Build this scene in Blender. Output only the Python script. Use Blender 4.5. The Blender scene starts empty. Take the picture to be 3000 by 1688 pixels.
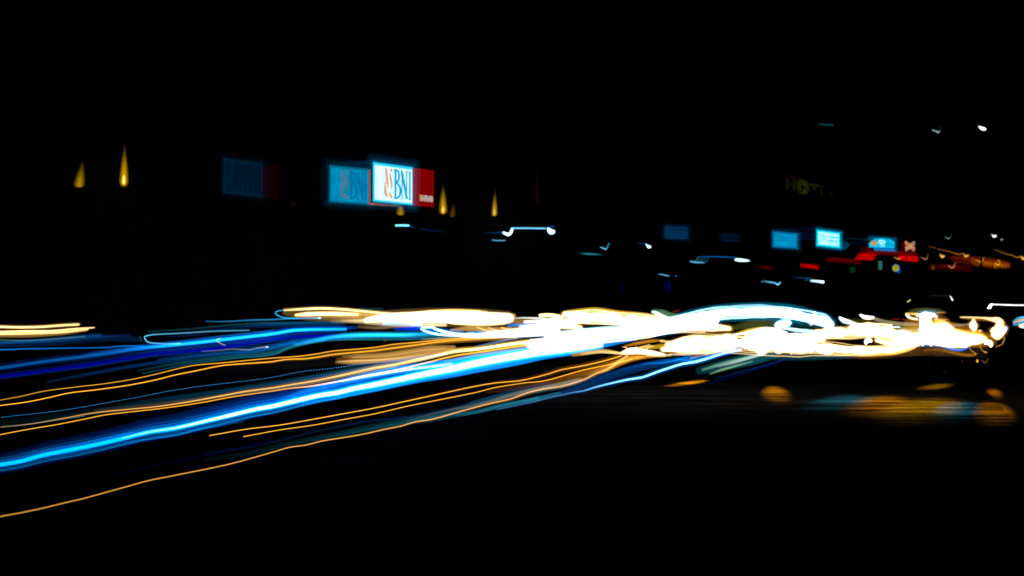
import bpy, bmesh, math, random
from mathutils import Vector, Matrix

# ------------------------------------------------------------------ camera, sky, moonlight, exposure
sc = bpy.context.scene
col = sc.collection
EYE = Vector((0.0, 0.0, 1.6))
PITCH = math.atan(46 / 2916.67)
cd = bpy.data.cameras.new('camera')
cd.lens = 35.0
cd.sensor_width = 36.0
cd.clip_start = 0.05
cd.clip_end = 2000
cd.dof.use_dof = True
cd.dof.focus_distance = 8.0
cd.dof.aperture_fstop = 2.4
cam = bpy.data.objects.new('camera', cd)
col.objects.link(cam)
cam.location = EYE
cam.rotation_euler = (math.radians(90) + PITCH, 0, 0)
sc.camera = cam

world = bpy.data.worlds.new('World')
sc.world = world
world.use_nodes = True
wn = world.node_tree
sky = wn.nodes.new('ShaderNodeTexSky')
sky.sky_type = 'NISHITA'
sky.sun_disc = False
sky.sun_elevation = math.radians(1.0)
sky.sun_rotation = math.radians(200)
wn.links.new(sky.outputs[0], wn.nodes['Background'].inputs[0])
wn.nodes['Background'].inputs[1].default_value = 0.00003

sl = bpy.data.lights.new('moon', 'SUN')
sl.energy = 0.0005
sl.angle = math.radians(0.5)
sl.color = (1.0, 0.95, 0.9)
so = bpy.data.objects.new('moon', sl)
col.objects.link(so)
so.rotation_euler = (math.radians(60), 0, math.radians(-20))

sc.view_settings.view_transform = 'Standard'
sc.view_settings.look = 'None'
sc.view_settings.exposure = 0
sc.view_settings.gamma = 1
sc.view_settings.use_curve_mapping = False
sc.cycles.max_bounces = 4
sc.cycles.sample_clamp_direct = 5.0
sc.cycles.sample_clamp_indirect = 2.0
sc.cycles.diffuse_bounces = 1
sc.cycles.transparent_max_bounces = 64

# ------------------------------------------------------------------ helpers
F = 2916.67
RX = Matrix.Rotation(PITCH, 3, 'X')
def ray(x, y):
    """direction from the eye through a point of the photograph (3000 x 1688)"""
    return RX @ Vector(((x - 1500) / F, 1.0, -(y - 844) / F))
def at(x, y, D):
    d = ray(x, y)
    return EYE + d * (D / d.y)

def link(o, parent=None):
    col.objects.link(o)
    if parent is not None:
        o.parent = parent
    return o
def tag(o, label=None, cat=None, group=None, kind=None):
    if label: o['label'] = label
    if cat: o['category'] = cat
    if group: o['group'] = group
    if kind: o['kind'] = kind
    return o
def empty(name, loc=(0, 0, 0), rz=0.0):
    o = bpy.data.objects.new(name, None)
    o.location = loc
    o.rotation_euler = (0, 0, rz)
    o.empty_display_size = 0.2
    return link(o)
def mesh_obj(name, verts, faces, mat, parent=None, smooth=False):
    m = bpy.data.meshes.new(name)
    m.from_pydata([tuple(v) for v in verts], [], faces)
    m.update()
    if smooth:
        m.polygons.foreach_set('use_smooth', [True] * len(m.polygons))
    if mat: m.materials.append(mat)
    return link(bpy.data.objects.new(name, m), parent)

class MB:
    """collects shapes of one part"""
    def __init__(s): s.v = []; s.f = []
    def add(s, v, f):
        b = len(s.v); s.v += [tuple(x) for x in v]; s.f += [[b + i for i in q] for q in f]; return s
    def box(s, x0, x1, y0, y1, z0, z1):
        v = [(x, y, z) for x in (x0, x1) for y in (y0, y1) for z in (z0, z1)]
        return s.add(v, [(0, 1, 3, 2), (4, 6, 7, 5), (0, 4, 5, 1), (2, 3, 7, 6), (0, 2, 6, 4), (1, 5, 7, 3)])
    def prism(s, pts, y0, y1):
        """outline in x,z pushed along y"""
        n = len(pts)
        v = [(x, y0, z) for x, z in pts] + [(x, y1, z) for x, z in pts]
        f = [tuple(range(n)), tuple(range(2 * n - 1, n - 1, -1))]
        f += [(i, i + n, (i + 1) % n + n, (i + 1) % n) for i in range(n)]
        return s.add(v, f)
    def stroke(s, pts, w, y0, y1):
        """a pen stroke in x,z with width(s) w and depth y0..y1"""
        n = len(pts)
        w = w if isinstance(w, (list, tuple)) else [w] * n
        L = []; R = []
        for i in range(n):
            a = Vector(pts[max(i - 1, 0)]); b = Vector(pts[min(i + 1, n - 1)])
            t = (b - a).normalized(); nn = Vector((-t.y, t.x)) * w[i] / 2
            L.append(Vector(pts[i]) + nn); R.append(Vector(pts[i]) - nn)
        v = []
        for i in range(n):
            v += [(L[i].x, y0, L[i].y), (R[i].x, y0, R[i].y), (R[i].x, y1, R[i].y), (L[i].x, y1, L[i].y)]
        f = [(0, 1, 2, 3), tuple(4 * (n - 1) + k for k in (3, 2, 1, 0))]
        for i in range(n - 1):
            for k in range(4):
                a, b = 4 * i + k, 4 * i + (k + 1) % 4
                f.append((a, a + 4, b + 4, b))
        return s.add(v, f)
    def tube(s, pts, r, n=10):
        pts = [Vector(p) for p in pts]
        r = r if isinstance(r, (list, tuple)) else [r] * len(pts)
        v = []; f = []
        for i, p in enumerate(pts):
            t = (pts[min(i + 1, len(pts) - 1)] - pts[max(i - 1, 0)]).normalized()
            a = t.cross(Vector((0, 0, 1)))
            if a.length < 0.1: a = t.cross(Vector((0, 1, 0)))
            a.normalize(); b = t.cross(a)
            for k in range(n):
                c = 2 * math.pi * k / n
                v.append(p + (a * math.cos(c) + b * math.sin(c)) * r[i])
        for i in range(len(pts) - 1):
            for k in range(n):
                f.append((i * n + k, i * n + (k + 1) % n, (i + 1) * n + (k + 1) % n, (i + 1) * n + k))
        f.append(tuple(range(n - 1, -1, -1))); f.append(tuple((len(pts) - 1) * n + k for k in range(n)))
        return s.add(v, f)
    def lathe(s, prof, n=20, c=(0, 0, 0), axis='z'):
        v = []; f = []
        for (r, z) in prof:
            for k in range(n):
                a = 2 * math.pi * k / n
                x, y = r * math.cos(a), r * math.sin(a)
                p = (x, y, z) if axis == 'z' else ((x, z, y) if axis == 'y' else (z, x, y))
                v.append((p[0] + c[0], p[1] + c[1], p[2] + c[2]))
        m = len(prof)
        for i in range(m - 1):
            for k in range(n):
                f.append((i * n + k, i * n + (k + 1) % n, (i + 1) * n + (k + 1) % n, (i + 1) * n + k))
        f.append(tuple(range(n - 1, -1, -1))); f.append(tuple((m - 1) * n + k for k in range(n)))
        return s.add(v, f)
    def build(s, name, mat, parent=None, smooth=False):
        o = mesh_obj(name, s.v, s.f, mat, parent, smooth)
        bm = bmesh.new(); bm.from_mesh(o.data)
        bmesh.ops.recalc_face_normals(bm, faces=bm.faces)
        bm.to_mesh(o.data); bm.free()
        return o

# ------------------------------------------------------------------ materials
def matte(name, c, rough=0.85, var=0.3, scale=6.0, bump=0.15, spec=0.2, metal=0.0):
    m = bpy.data.materials.new(name); m.use_nodes = True
    nt = m.node_tree; b = nt.nodes['Principled BSDF']
    tc = nt.nodes.new('ShaderNodeTexCoord')
    nz = nt.nodes.new('ShaderNodeTexNoise')
    nz.inputs['Scale'].default_value = scale; nz.inputs['Detail'].default_value = 6
    nt.links.new(tc.outputs['Object'], nz.inputs['Vector'])
    rp = nt.nodes.new('ShaderNodeValToRGB')
    rp.color_ramp.elements[0].color = (*[x * (1 - var) for x in c], 1)
    rp.color_ramp.elements[1].color = (*[min(1, x * (1 + var)) for x in c], 1)
    rp.color_ramp.elements[0].position = 0.3; rp.color_ramp.elements[1].position = 0.7
    nt.links.new(nz.outputs['Fac'], rp.inputs[0]); nt.links.new(rp.outputs[0], b.inputs['Base Color'])
    bp = nt.nodes.new('ShaderNodeBump'); bp.inputs['Strength'].default_value = bump
    n2 = nt.nodes.new('ShaderNodeTexNoise'); n2.inputs['Scale'].default_value = scale * 12; n2.inputs['Detail'].default_value = 3
    nt.links.new(tc.outputs['Object'], n2.inputs['Vector'])
    nt.links.new(n2.outputs['Fac'], bp.inputs['Height']); nt.links.new(bp.outputs[0], b.inputs['Normal'])
    b.inputs['Roughness'].default_value = rough
    b.inputs['Specular IOR Level'].default_value = spec
    b.inputs['Metallic'].default_value = metal
    return m
_em = {}
def lit(c, s=1.0, uneven=0.0):
    """back-lit plastic or a lamp: it gives off light; uneven = tubes behind a sheet, brighter and dimmer"""
    k = (tuple(round(x, 4) for x in c), round(s, 4), uneven)
    if k in _em: return _em[k]
    m = bpy.data.materials.new('lit_panel'); m.use_nodes = True
    nt = m.node_tree; nt.nodes.clear()
    out = nt.nodes.new('ShaderNodeOutputMaterial'); e = nt.nodes.new('ShaderNodeEmission')
    e.inputs[0].default_value = (*c, 1); e.inputs[1].default_value = s
    if uneven:
        tc = nt.nodes.new('ShaderNodeTexCoord'); nz = nt.nodes.new('ShaderNodeTexNoise')
        nz.inputs['Scale'].default_value = 2.2; nz.inputs['Detail'].default_value = 3
        nt.links.new(tc.outputs['Object'], nz.inputs['Vector'])
        mr = nt.nodes.new('ShaderNodeMapRange')
        mr.inputs[1].default_value = 0.3; mr.inputs[2].default_value = 0.7
        mr.inputs[3].default_value = s * (1 - uneven); mr.inputs[4].default_value = s * (1 + uneven)
        nt.links.new(nz.outputs['Fac'], mr.inputs[0]); nt.links.new(mr.outputs[0], e.inputs[1])
    nt.links.new(e.outputs[0], out.inputs[0])
    _em[k] = m
    return m
_gm = {}
def glow(c, E):
    """an even volume that gives off light: trails, lamps and imitated bloom"""
    q = float('%.3g' % E)
    k = (tuple(round(x, 4) for x in c), q)
    if k in _gm: return _gm[k]
    m = bpy.data.materials.new('glowing_light'); m.use_nodes = True
    nt = m.node_tree; nt.nodes.clear()
    out = nt.nodes.new('ShaderNodeOutputMaterial'); e = nt.nodes.new('ShaderNodeEmission')
    e.inputs[0].default_value = (*c, 1); e.inputs[1].default_value = q
    nt.links.new(e.outputs[0], out.inputs['Volume'])
    _gm[k] = m
    return m

ASPHALT = matte('asphalt', (0.006, 0.006, 0.0062), 0.95, 0.65, 2.0, 0.4, 0.0)
_nt = ASPHALT.node_tree; _mp = _nt.nodes.new('ShaderNodeMapping'); _mp.inputs['Rotation'].default_value = (0, 0, math.radians(16)); _mp.inputs['Scale'].default_value = (0.45, 2.0, 1.0)
for _l in list(_nt.links):                        # bumpy ruts; tone stretched to give the light patches their streaks
    if _l.from_node.type == 'TEX_COORD': _s = _l.to_socket; _nt.links.remove(_l); _nt.links.new(_mp.outputs[0], _s)
_nt.links.new([n for n in _nt.nodes if n.type == 'TEX_COORD'][0].outputs['Object'], _mp.inputs[0])
for _n in _nt.nodes:
    if _n.type == 'TEX_NOISE': _n.inputs['Scale'].default_value = 1.3
    if _n.type == 'VALTORGB': _n.color_ramp.elements[0].position = 0.34; _n.color_ramp.elements[1].position = 0.66
    if _n.type == 'BUMP': _n.inputs['Strength'].default_value = 1.0; _n.inputs['Distance'].default_value = 0.05
PAVING = matte('concrete_paving', (0.03, 0.0285, 0.0265), 0.9, 0.5, 1.2, 0.5, 0.0)
KERBST = matte('kerb_stone', (0.010, 0.010, 0.010), 0.9, 0.3, 3.0, 0.3, 0.0)
EARTH = matte('dark_ground', (0.012, 0.011, 0.010), 0.95, 0.3, 0.6, 0.3, 0.0)
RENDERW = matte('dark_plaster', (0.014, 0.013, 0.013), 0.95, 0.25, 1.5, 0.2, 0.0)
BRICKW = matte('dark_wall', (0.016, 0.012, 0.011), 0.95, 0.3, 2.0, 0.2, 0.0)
METAL = matte('dark_metal', (0.012, 0.012, 0.013), 0.8, 0.2, 8.0, 0.05, 0.03)
GLASSD = matte('dark_glass', (0.01, 0.012, 0.014), 0.7, 0.1, 1.0, 0.0, 0.04)
RUBBER = matte('tyre_rubber', (0.012, 0.012, 0.012), 0.9, 0.1, 6.0, 0.1, 0.1)
PAINTD = matte('dark_car_paint', (0.02, 0.021, 0.025), 0.35, 0.05, 3.0, 0.0, 0.3)
WHITEP = matte('dusty_plate_paint', (0.12, 0.12, 0.115), 0.9, 0.4, 4.0, 0.2, 0.1)

# light colours
AZ = (0.004, 0.27, 1.0)       # blue that burns to cyan and white
CY = (0.16, 0.62, 1.0)
ICE = (0.45, 0.85, 1.0)
DB = (0.0, 0.004, 1.0)
NB = (0.0, 0.13, 0.55)
TEAL = (0.02, 0.32, 0.45)
OR = (1.0, 0.42, 0.03)
GO = (1.0, 0.56, 0.14)
WG = (1.0, 0.66, 0.26)
AM = (1.0, 0.36, 0.015)
GREY = (0.75, 0.62, 0.40)
GREEN = (0.28, 0.62, 0.30)

FR = {'A': (0, 880, 3.22), 'B': (0, 1250, 3.22), 'C': (600, 1000, 3.22), 'D': (1300, 950, 3.22), 'E': (700, 850, 2.576),
      'F': (1600, 850, 3.22), 'G': (2300, 850, 3.68), 'H': (1900, 1000, 2.342), 'I': (2500, 850, 5.152), 'J': (1400, 600, 3.0306),
      'K': (900, 420, 3.963), 'L': (150, 380, 3.435), 'M': (2150, 320, 3.0306), 'N': (2200, 620, 3.22), 'O': (2680, 640, 8.05),
      'P': (1000, 880, 5.152), 'Q': (2380, 640, 7.576), 'R': (1750, 950, 6.44), 'X': (0, 0, 1.0)}
def px(spec):
    """[('A', [(x,y)..]), ('E', [..])] -> points of the photograph"""
    out = []
    for i in range(0, len(spec), 2):
        x0, y0, s = FR[spec[i]]
        out += [(x0 + x / s, y0 + y / s) for x, y in spec[i + 1]]
    return out
def smooth_path(pts, vals, step):
    """Catmull-Rom through the points, with the values carried along"""
    n = len(pts); P = []; V = []
    for i in range(n - 1):
        p0 = Vector(pts[max(i - 1, 0)]); p1 = Vector(pts[i]); p2 = Vector(pts[i + 1]); p3 = Vector(pts[min(i + 2, n - 1)])
        l = (p2 - p1).length
        m1 = (p2 - p0) / max((p2 - p1).length + (p1 - p0).length, 1e-6) * l if i > 0 else (p2 - p1)
        m2 = (p3 - p1) / max((p3 - p2).length + (p2 - p1).length, 1e-6) * l if i < n - 2 else (p2 - p1)
        k = max(2, int(l / step))
        for j in range(k):
            t = j / k
            h00 = 2 * t ** 3 - 3 * t * t + 1; h10 = t ** 3 - 2 * t * t + t; h01 = -2 * t ** 3 + 3 * t * t; h11 = t ** 3 - t * t
            P.append(p1 * h00 + m1 * h10 + p2 * h01 + m2 * h11)
            V.append([a + (b - a) * t for a, b in zip(vals[i], vals[i + 1])])
    P.append(Vector(pts[-1])); V.append(list(vals[-1]))
    return P, V
HORIZON = 890
def lane_depth(p, h=0.7, cap=27.0):
    """how far a lamp that rides h above the road is when it shows at this point"""
    cap = min(cap, 19.0 + max(0.0, p[0]) * 0.008)
    return min(cap, max(3.6, (1.6 - h) * F / max(p[1] - HORIZON, 1)))
def spread(v, n):
    """a value, or values spread evenly along n points"""
    if not isinstance(v, (list, tuple)): return [v] * n
    if len(v) == n: return list(v)
    out = []
    for i in range(n):
        t = i / (n - 1) * (len(v) - 1); k = min(int(t), len(v) - 2)
        out.append(v[k] + (v[k + 1] - v[k]) * (t - k))
    return out
NR = 12
def beam(name, spec, hh, L, c, depth=None, parent=None, cap=True, wob=0.0, seed=0, dy=0.0, rag=0.0):
    """one tube of glowing light along a path; hh = half its height and L = its brightness, along the path"""
    pts = px(spec); n = len(pts)
    pts = [(x, y + (dy if not isinstance(dy, (list, tuple)) else spread(dy, n)[i])) for i, (x, y) in enumerate(pts)]
    if pts[0][0] < 6:                                  # comes in from beyond the left edge
        a, b = Vector(pts[0]), Vector(pts[1]); e = a + (a - b).normalized() * 160
        pts = [tuple(e)] + pts
        hh = [spread(hh, n)[0]] + spread(hh, n); L = [spread(L, n)[0]] + spread(L, n); n += 1
    H = spread(hh, n); B = spread(L, n)
    if depth is None:
        d0, d1 = lane_depth(pts[0]), lane_depth(pts[-1])
    else:
        d0, d1 = depth if isinstance(depth, (list, tuple)) else (depth, depth)
    x0, x1 = pts[0][0], pts[-1][0]
    span = sum((Vector(pts[i + 1]) - Vector(pts[i])).length for i in range(n - 1))
    P, V = smooth_path(pts, list(zip(H, B)), max(2.5, min(5 if rag else 14, span / 10)))
    if wob:
        rnd = random.Random(seed)
        ph = [rnd.uniform(0, 6.28) for _ in range(4)]
        for p in P:
            u = p.x / 1000
            p.y += wob * (math.sin(u * 21 + ph[0]) + 0.6 * math.sin(u * 47 + ph[1]) + 0.3 * math.sin(u * 95 + ph[2]))
    if rag:
        rnd = random.Random(seed + 7)
        ph = [rnd.uniform(0, 6.28) for _ in range(5)]
        for p, v in zip(P, V):
            u = p.x / 1000
            k = math.sin(u * 26 + ph[0]) + 0.8 * math.sin(u * 61 + ph[1]) + 0.6 * math.sin(u * 133 + ph[2]) + 0.4 * math.sin(u * 251 + ph[3])
            v[0] *= max(0.35, 1 + rag * k / 1.6)
            p.y += rag * v[0] * 0.5 * (math.sin(u * 37 + ph[4]) + 0.6 * math.sin(u * 97 + ph[2]))
    W = []; tot = 0.0
    acc = [0.0]
    for i in range(1, len(P)):
        tot += (P[i] - P[i - 1]).length; acc.append(tot)
    for p, a in zip(P, acc):
        u = (p.x - x0) / (x1 - x0) if abs(x1 - x0) > 30 else (a / tot)
        u = min(1.0, max(0.0, u))
        D = 1 / (1 / d0 + (1 / d1 - 1 / d0) * u)
        W.append((at(p.x, p.y, D), D))
    rings = []
    for i, (w, D) in enumerate(W):
        a = W[max(i - 1, 0)][0]; b = W[min(i + 1, len(W) - 1)][0]
        t = (b - a).normalized()
        d = (w - EYE).normalized()
        nn = Vector((d.x, d.y, 0)).normalized()
        nn = nn - t * nn.dot(t)
        if nn.length < 0.05: nn = Vector((0, 0, 1)) - t * t.z
        nn.normalize()
        if nn.dot(d) < 0: nn = -nn
        v = nn.cross(t).normalized()
        rv = V[i][0] / F * D
        rings.append([w, t, nn, v, rv, V[i][1] * abs(d.dot(nn))])
    E = max(max(r[5] / (2 * r[4]) for r in rings), 1e-5)
    verts = []; faces = []
    def ring(w, v, nn, rv, rd):
        for k in range(NR):
            a = 2 * math.pi * k / NR
            verts.append(w + v * (math.cos(a) * rv) + nn * (math.sin(a) * rd))
    seq = []
    for i, (w, t, nn, v, rv, q) in enumerate(rings):
        rd = max(q / (2 * E), rv * 0.02)
        if i == 0:
            for s_, o_ in ((0.3, 0.95), (0.72, 0.7)): seq.append((w - t * rv * o_, v, nn, rv * s_, rd * s_))
        seq.append((w, v, nn, rv, rd))
        if i == len(rings) - 1:
            for s_, o_ in ((0.72, 0.7), (0.3, 0.95)): seq.append((w + t * rv * o_, v, nn, rv * s_, rd * s_))
    for q in seq: ring(*q)
    m = len(seq)
    for i in range(m - 1):
        for k in range(NR):
            faces.append((i * NR + k, i * NR + (k + 1) % NR, (i + 1) * NR + (k + 1) % NR, (i + 1) * NR + k))
    faces.append(tuple(range(NR - 1, -1, -1))); faces.append(tuple((m - 1) * NR + k for k in range(NR)))
    ctr = W[len(W) // 2][0]
    base = Vector((ctr.x, ctr.y, ctr.z)) if parent is None else Vector(parent.location)
    o = mesh_obj(name, [v - base for v in verts], faces, glow(c, E), parent)
    if parent is None: o.location = base
    bm = bmesh.new(); bm.from_mesh(o.data); bmesh.ops.recalc_face_normals(bm, faces=bm.faces); bm.to_mesh(o.data); bm.free()
    return o
def root_for(name, spec, depth=None):
    p = px(spec); q = p[len(p) // 2]
    D = lane_depth(q) if depth is None else (depth[0] if isinstance(depth, (list, tuple)) else depth)
    return empty(name, at(q[0], q[1], D))
GR = 'light trails of passing traffic'
def trail(label, spec, layers, depth=None, group=GR, name='light_trail', cat='light trail'):
    """one trail; layers = [(part, hh, L, colour, spec or None, extra)]"""
    if len(layers) == 1:
        pn, hh, L, c = layers[0][:4]
        o = beam(name, spec, hh, L, c, depth)
    else:
        o = root_for(name, spec, depth)
        for ly in layers:  # halo layers imitate lens bloom with wider, dimmer volumes
            pn, hh, L, c = ly[:4]
            sp = ly[4] if len(ly) > 4 and ly[4] else spec
            kw = ly[5] if len(ly) > 5 else {}
            beam(pn, sp, hh, L, c, kw.pop('depth', depth), parent=o, **kw)
    return tag(o, label, cat, group)
def soft(part, hh, L, c, spec=None, n=3):
    """a soft-edged glow as nested tubes"""
    sc_ = {2: ((1, .45), (.55, .55)), 3: ((1, .3), (.68, .35), (.36, .35)), 4: ((1, .2), (.74, .25), (.5, .28), (.26, .27))}[n]
    out = []
    for s, w in sc_:
        H = [x * s for x in hh] if isinstance(hh, (list, tuple)) else hh * s
        B = [x * w for x in L] if isinstance(L, (list, tuple)) else L * w
        out.append((part, H, B, c, spec))
    return out
def strands(n, seed, amp, hh, L, c, spec=None):
    """fine streaks riding side by side in a band"""
    r = random.Random(seed); out = []
    for i in range(n):
        k = r.uniform(-1, 1)
        d0 = [a * k for a in amp] if isinstance(amp, (list, tuple)) else amp * k
        f = r.uniform(0.35, 1.3)
        B = [x * f * r.uniform(.7, 1.3) for x in L] if isinstance(L, (list, tuple)) else L * f
        out.append(('strand', hh * r.uniform(.6, 1.5), B, c, spec, dict(dy=d0, wob=0.5, seed=seed * 31 + i)))
    return out
def blob(name, fr, x, y, rx, ry, L, c, D, parent=None):
    """a glowing ball of light, rx by ry as seen"""
    x0, y0, s = FR[fr]; X, Y = x0 + x / s, y0 + y / s
    p = at(X, Y, D); a = rx / F * D; b = ry / F * D; dd = min(a, b)
    base = Vector((0, 0, 0)) if parent is None else Vector(parent.location)
    mb = MB(); prof = []
    n = 10
    for i in range(n + 1):
        t = -math.pi / 2 + math.pi * i / n
        prof.append((max(math.cos(t), 0.02), math.sin(t)))
    mb.lathe(prof, 16)
    yaw = math.atan2(p.x, p.y)
    M = Matrix.Rotation(-yaw, 3, 'Z')
    off = p - base if parent is not None else Vector((0, 0, 0))
    mb.v = [tuple(M @ Vector((q[0] * a, q[1] * dd, q[2] * b)) + off) for q in mb.v]
    o = mb.build(name, glow(c, L / (2 * dd)), parent)
    if parent is None: o.location = p
    return o

# ------------------------------------------------------------------ the setting
def sheet(name, pts, z, mat):
    o = mesh_obj(name, [(x, y, z) for x, y in pts], [tuple(range(len(pts)))], mat)
    tag(o, kind='structure'); return o
sheet('ground', [(-900, -60), (900, -60), (900, 1500), (-900, 1500)], 0.0, EARTH)
def strip_curve(cl, half, z0, z1, name, mat):
    mb = MB(); v = []; f = []
    for i, (x, y) in enumerate(cl):
        a = Vector(cl[max(i - 1, 0)]); b = Vector(cl[min(i + 1, len(cl) - 1)])
        t = (b - a).normalized(); n = Vector((-t.y, t.x))
        for k in (half[0], half[1]):
            q = Vector((x, y)) + n * k
            v += [(q.x, q.y, z0), (q.x, q.y, z1)]
    for i in range(len(cl) - 1):
        b = 4 * i
        f += [(b + 1, b + 5, b + 7, b + 3), (b, b + 2, b + 6, b + 4), (b, b + 4, b + 5, b + 1), (b + 2, b + 3, b + 7, b + 6)]
    f += [(0, 1, 3, 2), (b + 4, b + 6, b + 7, b + 5)]
    mb.add(v, f)
    return tag(mb.build(name, mat), kind='structure')
ROADC = [(-14, -22), (-8, -8), (-3.4, 4), (-0.4, 13), (3.2, 22), (8.5, 32), (16, 44), (26, 58), (38, 73), (60, 100), (90, 135)]
strip_curve(ROADC, (-6.5, 7.5), 0.002, 0.006, 'road', ASPHALT)
strip_curve(ROADC, (7.52, 7.7), 0.0, 0.13, 'kerb', KERBST)
strip_curve(ROADC, (7.72, 10.2), 0.0, 0.12, 'pavement', PAVING)
def on_z(x, y, z):
    d = ray(x, y); return EYE + d * ((z - EYE.z) / d.z)

# ------------------------------------------------------------------ dark buildings behind the lights
def building(name, label, P0, P1, h, depth, openings, wall, roof_h=0.5):
    """front from P0 to P1 (left to right); openings = (x0, x1, z0, z1, 'window'|'door'|'shutter') in metres along the front"""
    P0 = Vector(P0); P1 = Vector(P1); W = (P1 - P0).length
    r = empty(name, (P0.x, P0.y, 0), math.atan2(P1.y - P0.y, P1.x - P0.x))
    tag(r, label, 'building', 'dark buildings across the street')
    xs = sorted({0.0, W} | {o[0] for o in openings} | {o[1] for o in openings})
    zs = sorted({0.0, h} | {o[2] for o in openings} | {o[3] for o in openings})
    mb = MB()
    for i in range(len(xs) - 1):
        z0 = None
        for j in range(len(zs)):
            solid = j < len(zs) - 1 and not any(o[0] <= xs[i] < o[1] and o[2] <= zs[j] < o[3] for o in openings)
            if solid and z0 is None: z0 = zs[j]
            if not solid and z0 is not None:
                mb.box(xs[i], xs[i + 1], 0, 0.3, z0, zs[j]); z0 = None
    mb.box(0, 0.3, 0.3, depth, 0, h); mb.box(W - 0.3, W, 0.3, depth, 0, h); mb.box(0.3, W - 0.3, depth - 0.3, depth, 0, h)
    mb.build('wall', wall, r)
    rf = MB().box(-0.25, W + 0.25, -0.25, depth + 0.25, h + 0.003, h + 0.25).build('roof', KERBST, r)
    MB().box(-0.1, W + 0.1, -0.1, 0.15, h + 0.253, h + 0.25 + roof_h).build('parapet', wall, rf)
    for x0, x1, z0, z1, k in openings:
        if k == 'window':
            w = MB().box(x0, x0 + .07, .1, .17, z0, z1).box(x1 - .07, x1, .1, .17, z0, z1).box(x0 + .07, x1 - .07, .1, .17, z0, z0 + .07)\
                .box(x0 + .07, x1 - .07, .1, .17, z1 - .07, z1).box((x0 + x1) / 2 - .03, (x0 + x1) / 2 + .03, .1, .17, z0 + .07, z1 - .07).build('window', METAL, r)
            for a, b in ((x0 + .07, (x0 + x1) / 2 - .03), ((x0 + x1) / 2 + .03, x1 - .07)):
                MB().box(a, b, .125, .145, z0 + .07, z1 - .07).build('pane', GLASSD, w)
            MB().box(x0 - .08, x1 + .08, -.08, .095, z0 - .08, z0 - .004).build('sill', KERBST, w)
        elif k == 'door':
            d = MB().box(x0, x1, .14, .2, z0, z1).build('door', GLASSD, r)
            MB().box(x1 - .2, x1 - .16, .06, .138, z0 + .95, z0 + 1.2).build('handle', METAL, d)
        else:
            d = MB()
            n = int((z1 - z0) / 0.12)
            for q in range(n):
                d.box(x0, x1, .12 + .02 * (q % 2), .18, z0 + q * (z1 - z0) / n, z0 + (q + 1) * (z1 - z0) / n - .008)
            d.build('roller_shutter', METAL, r)
    return r
BW = (-19.55, 22.1), (1.9, 40.0)
bank_open = []
for k in range(7):
    x = 1.4 + k * 3.8
    bank_open.append((x, x + 1.8, 3.9 + 1.9, 7.6, 'window'))
    bank_open.append((x, x + 2.0, 0.15, 2.6, 'door') if k in (2, 5) else (x, x + 1.8, 0.9, 2.7, 'window'))
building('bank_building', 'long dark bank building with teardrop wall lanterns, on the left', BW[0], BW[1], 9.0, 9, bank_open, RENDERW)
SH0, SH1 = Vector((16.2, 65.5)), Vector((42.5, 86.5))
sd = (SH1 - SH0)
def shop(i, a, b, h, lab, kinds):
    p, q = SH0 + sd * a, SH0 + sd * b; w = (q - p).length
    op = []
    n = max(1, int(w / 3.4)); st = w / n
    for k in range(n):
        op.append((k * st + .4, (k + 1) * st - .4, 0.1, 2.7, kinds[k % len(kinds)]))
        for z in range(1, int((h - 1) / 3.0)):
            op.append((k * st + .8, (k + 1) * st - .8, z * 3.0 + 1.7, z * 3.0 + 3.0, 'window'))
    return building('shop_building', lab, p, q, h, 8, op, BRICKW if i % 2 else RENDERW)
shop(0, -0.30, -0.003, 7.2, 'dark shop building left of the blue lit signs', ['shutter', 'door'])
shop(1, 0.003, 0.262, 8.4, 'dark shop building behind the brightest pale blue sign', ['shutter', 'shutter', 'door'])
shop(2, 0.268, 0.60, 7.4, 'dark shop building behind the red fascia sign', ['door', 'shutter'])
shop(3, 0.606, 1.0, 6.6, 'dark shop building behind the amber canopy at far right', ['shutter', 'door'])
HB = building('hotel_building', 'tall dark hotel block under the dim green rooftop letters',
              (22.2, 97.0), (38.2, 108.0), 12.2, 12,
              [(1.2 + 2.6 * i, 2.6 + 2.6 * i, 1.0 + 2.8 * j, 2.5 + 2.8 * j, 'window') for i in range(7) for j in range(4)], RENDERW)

# ------------------------------------------------------------------ lit signs
def frame(xl, xr, yt, yb, Dl, Dr):
    """left-bottom corner, yaw, width and height of a board seen between these points"""
    a = at(xl, yb, Dl); b = at(xr, yb, Dr)
    t = at(xl, yt, Dl)
    w = math.hypot(b.x - a.x, b.y - a.y)
    return a, math.atan2(b.y - a.y, b.x - a.x), w, t.z - a.z
def support(r, x, w=0.09, y=0.15):
    z = r.location.z
    return MB().tube([(x, y, -z), (x, y, -0.01)], w, 10).build('post', METAL, r, True)
def sign_glow(r, w, h, c, k, sx=1.0):
    """glowing volumes close round a sign, imitating its blur and bloom, fading outwards"""
    for i, (m, q) in enumerate(((.04, .5), (.10, .28), (.18, .16), (.30, .07))):
        mx, mz = m * h * sx, m * h * .7
        pts = []
        for cx, cz, a0 in ((w + mx * .2, h + mz * .2, 0), (-mx * .2, h + mz * .2, 90), (-mx * .2, -mz * .2, 180), (w + mx * .2, -mz * .2, 270)):
            for t in range(5):
                a = math.radians(a0 + t * 22.5); pts.append((cx + mx * .8 * math.cos(a), cz + mz * .8 * math.sin(a)))
        d = .06 + .01 * i
        MB().prism(pts, -.02 - d, -.05 + .003 * i).build('glow', glow(c, q * k * .30 / d), r)
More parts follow.
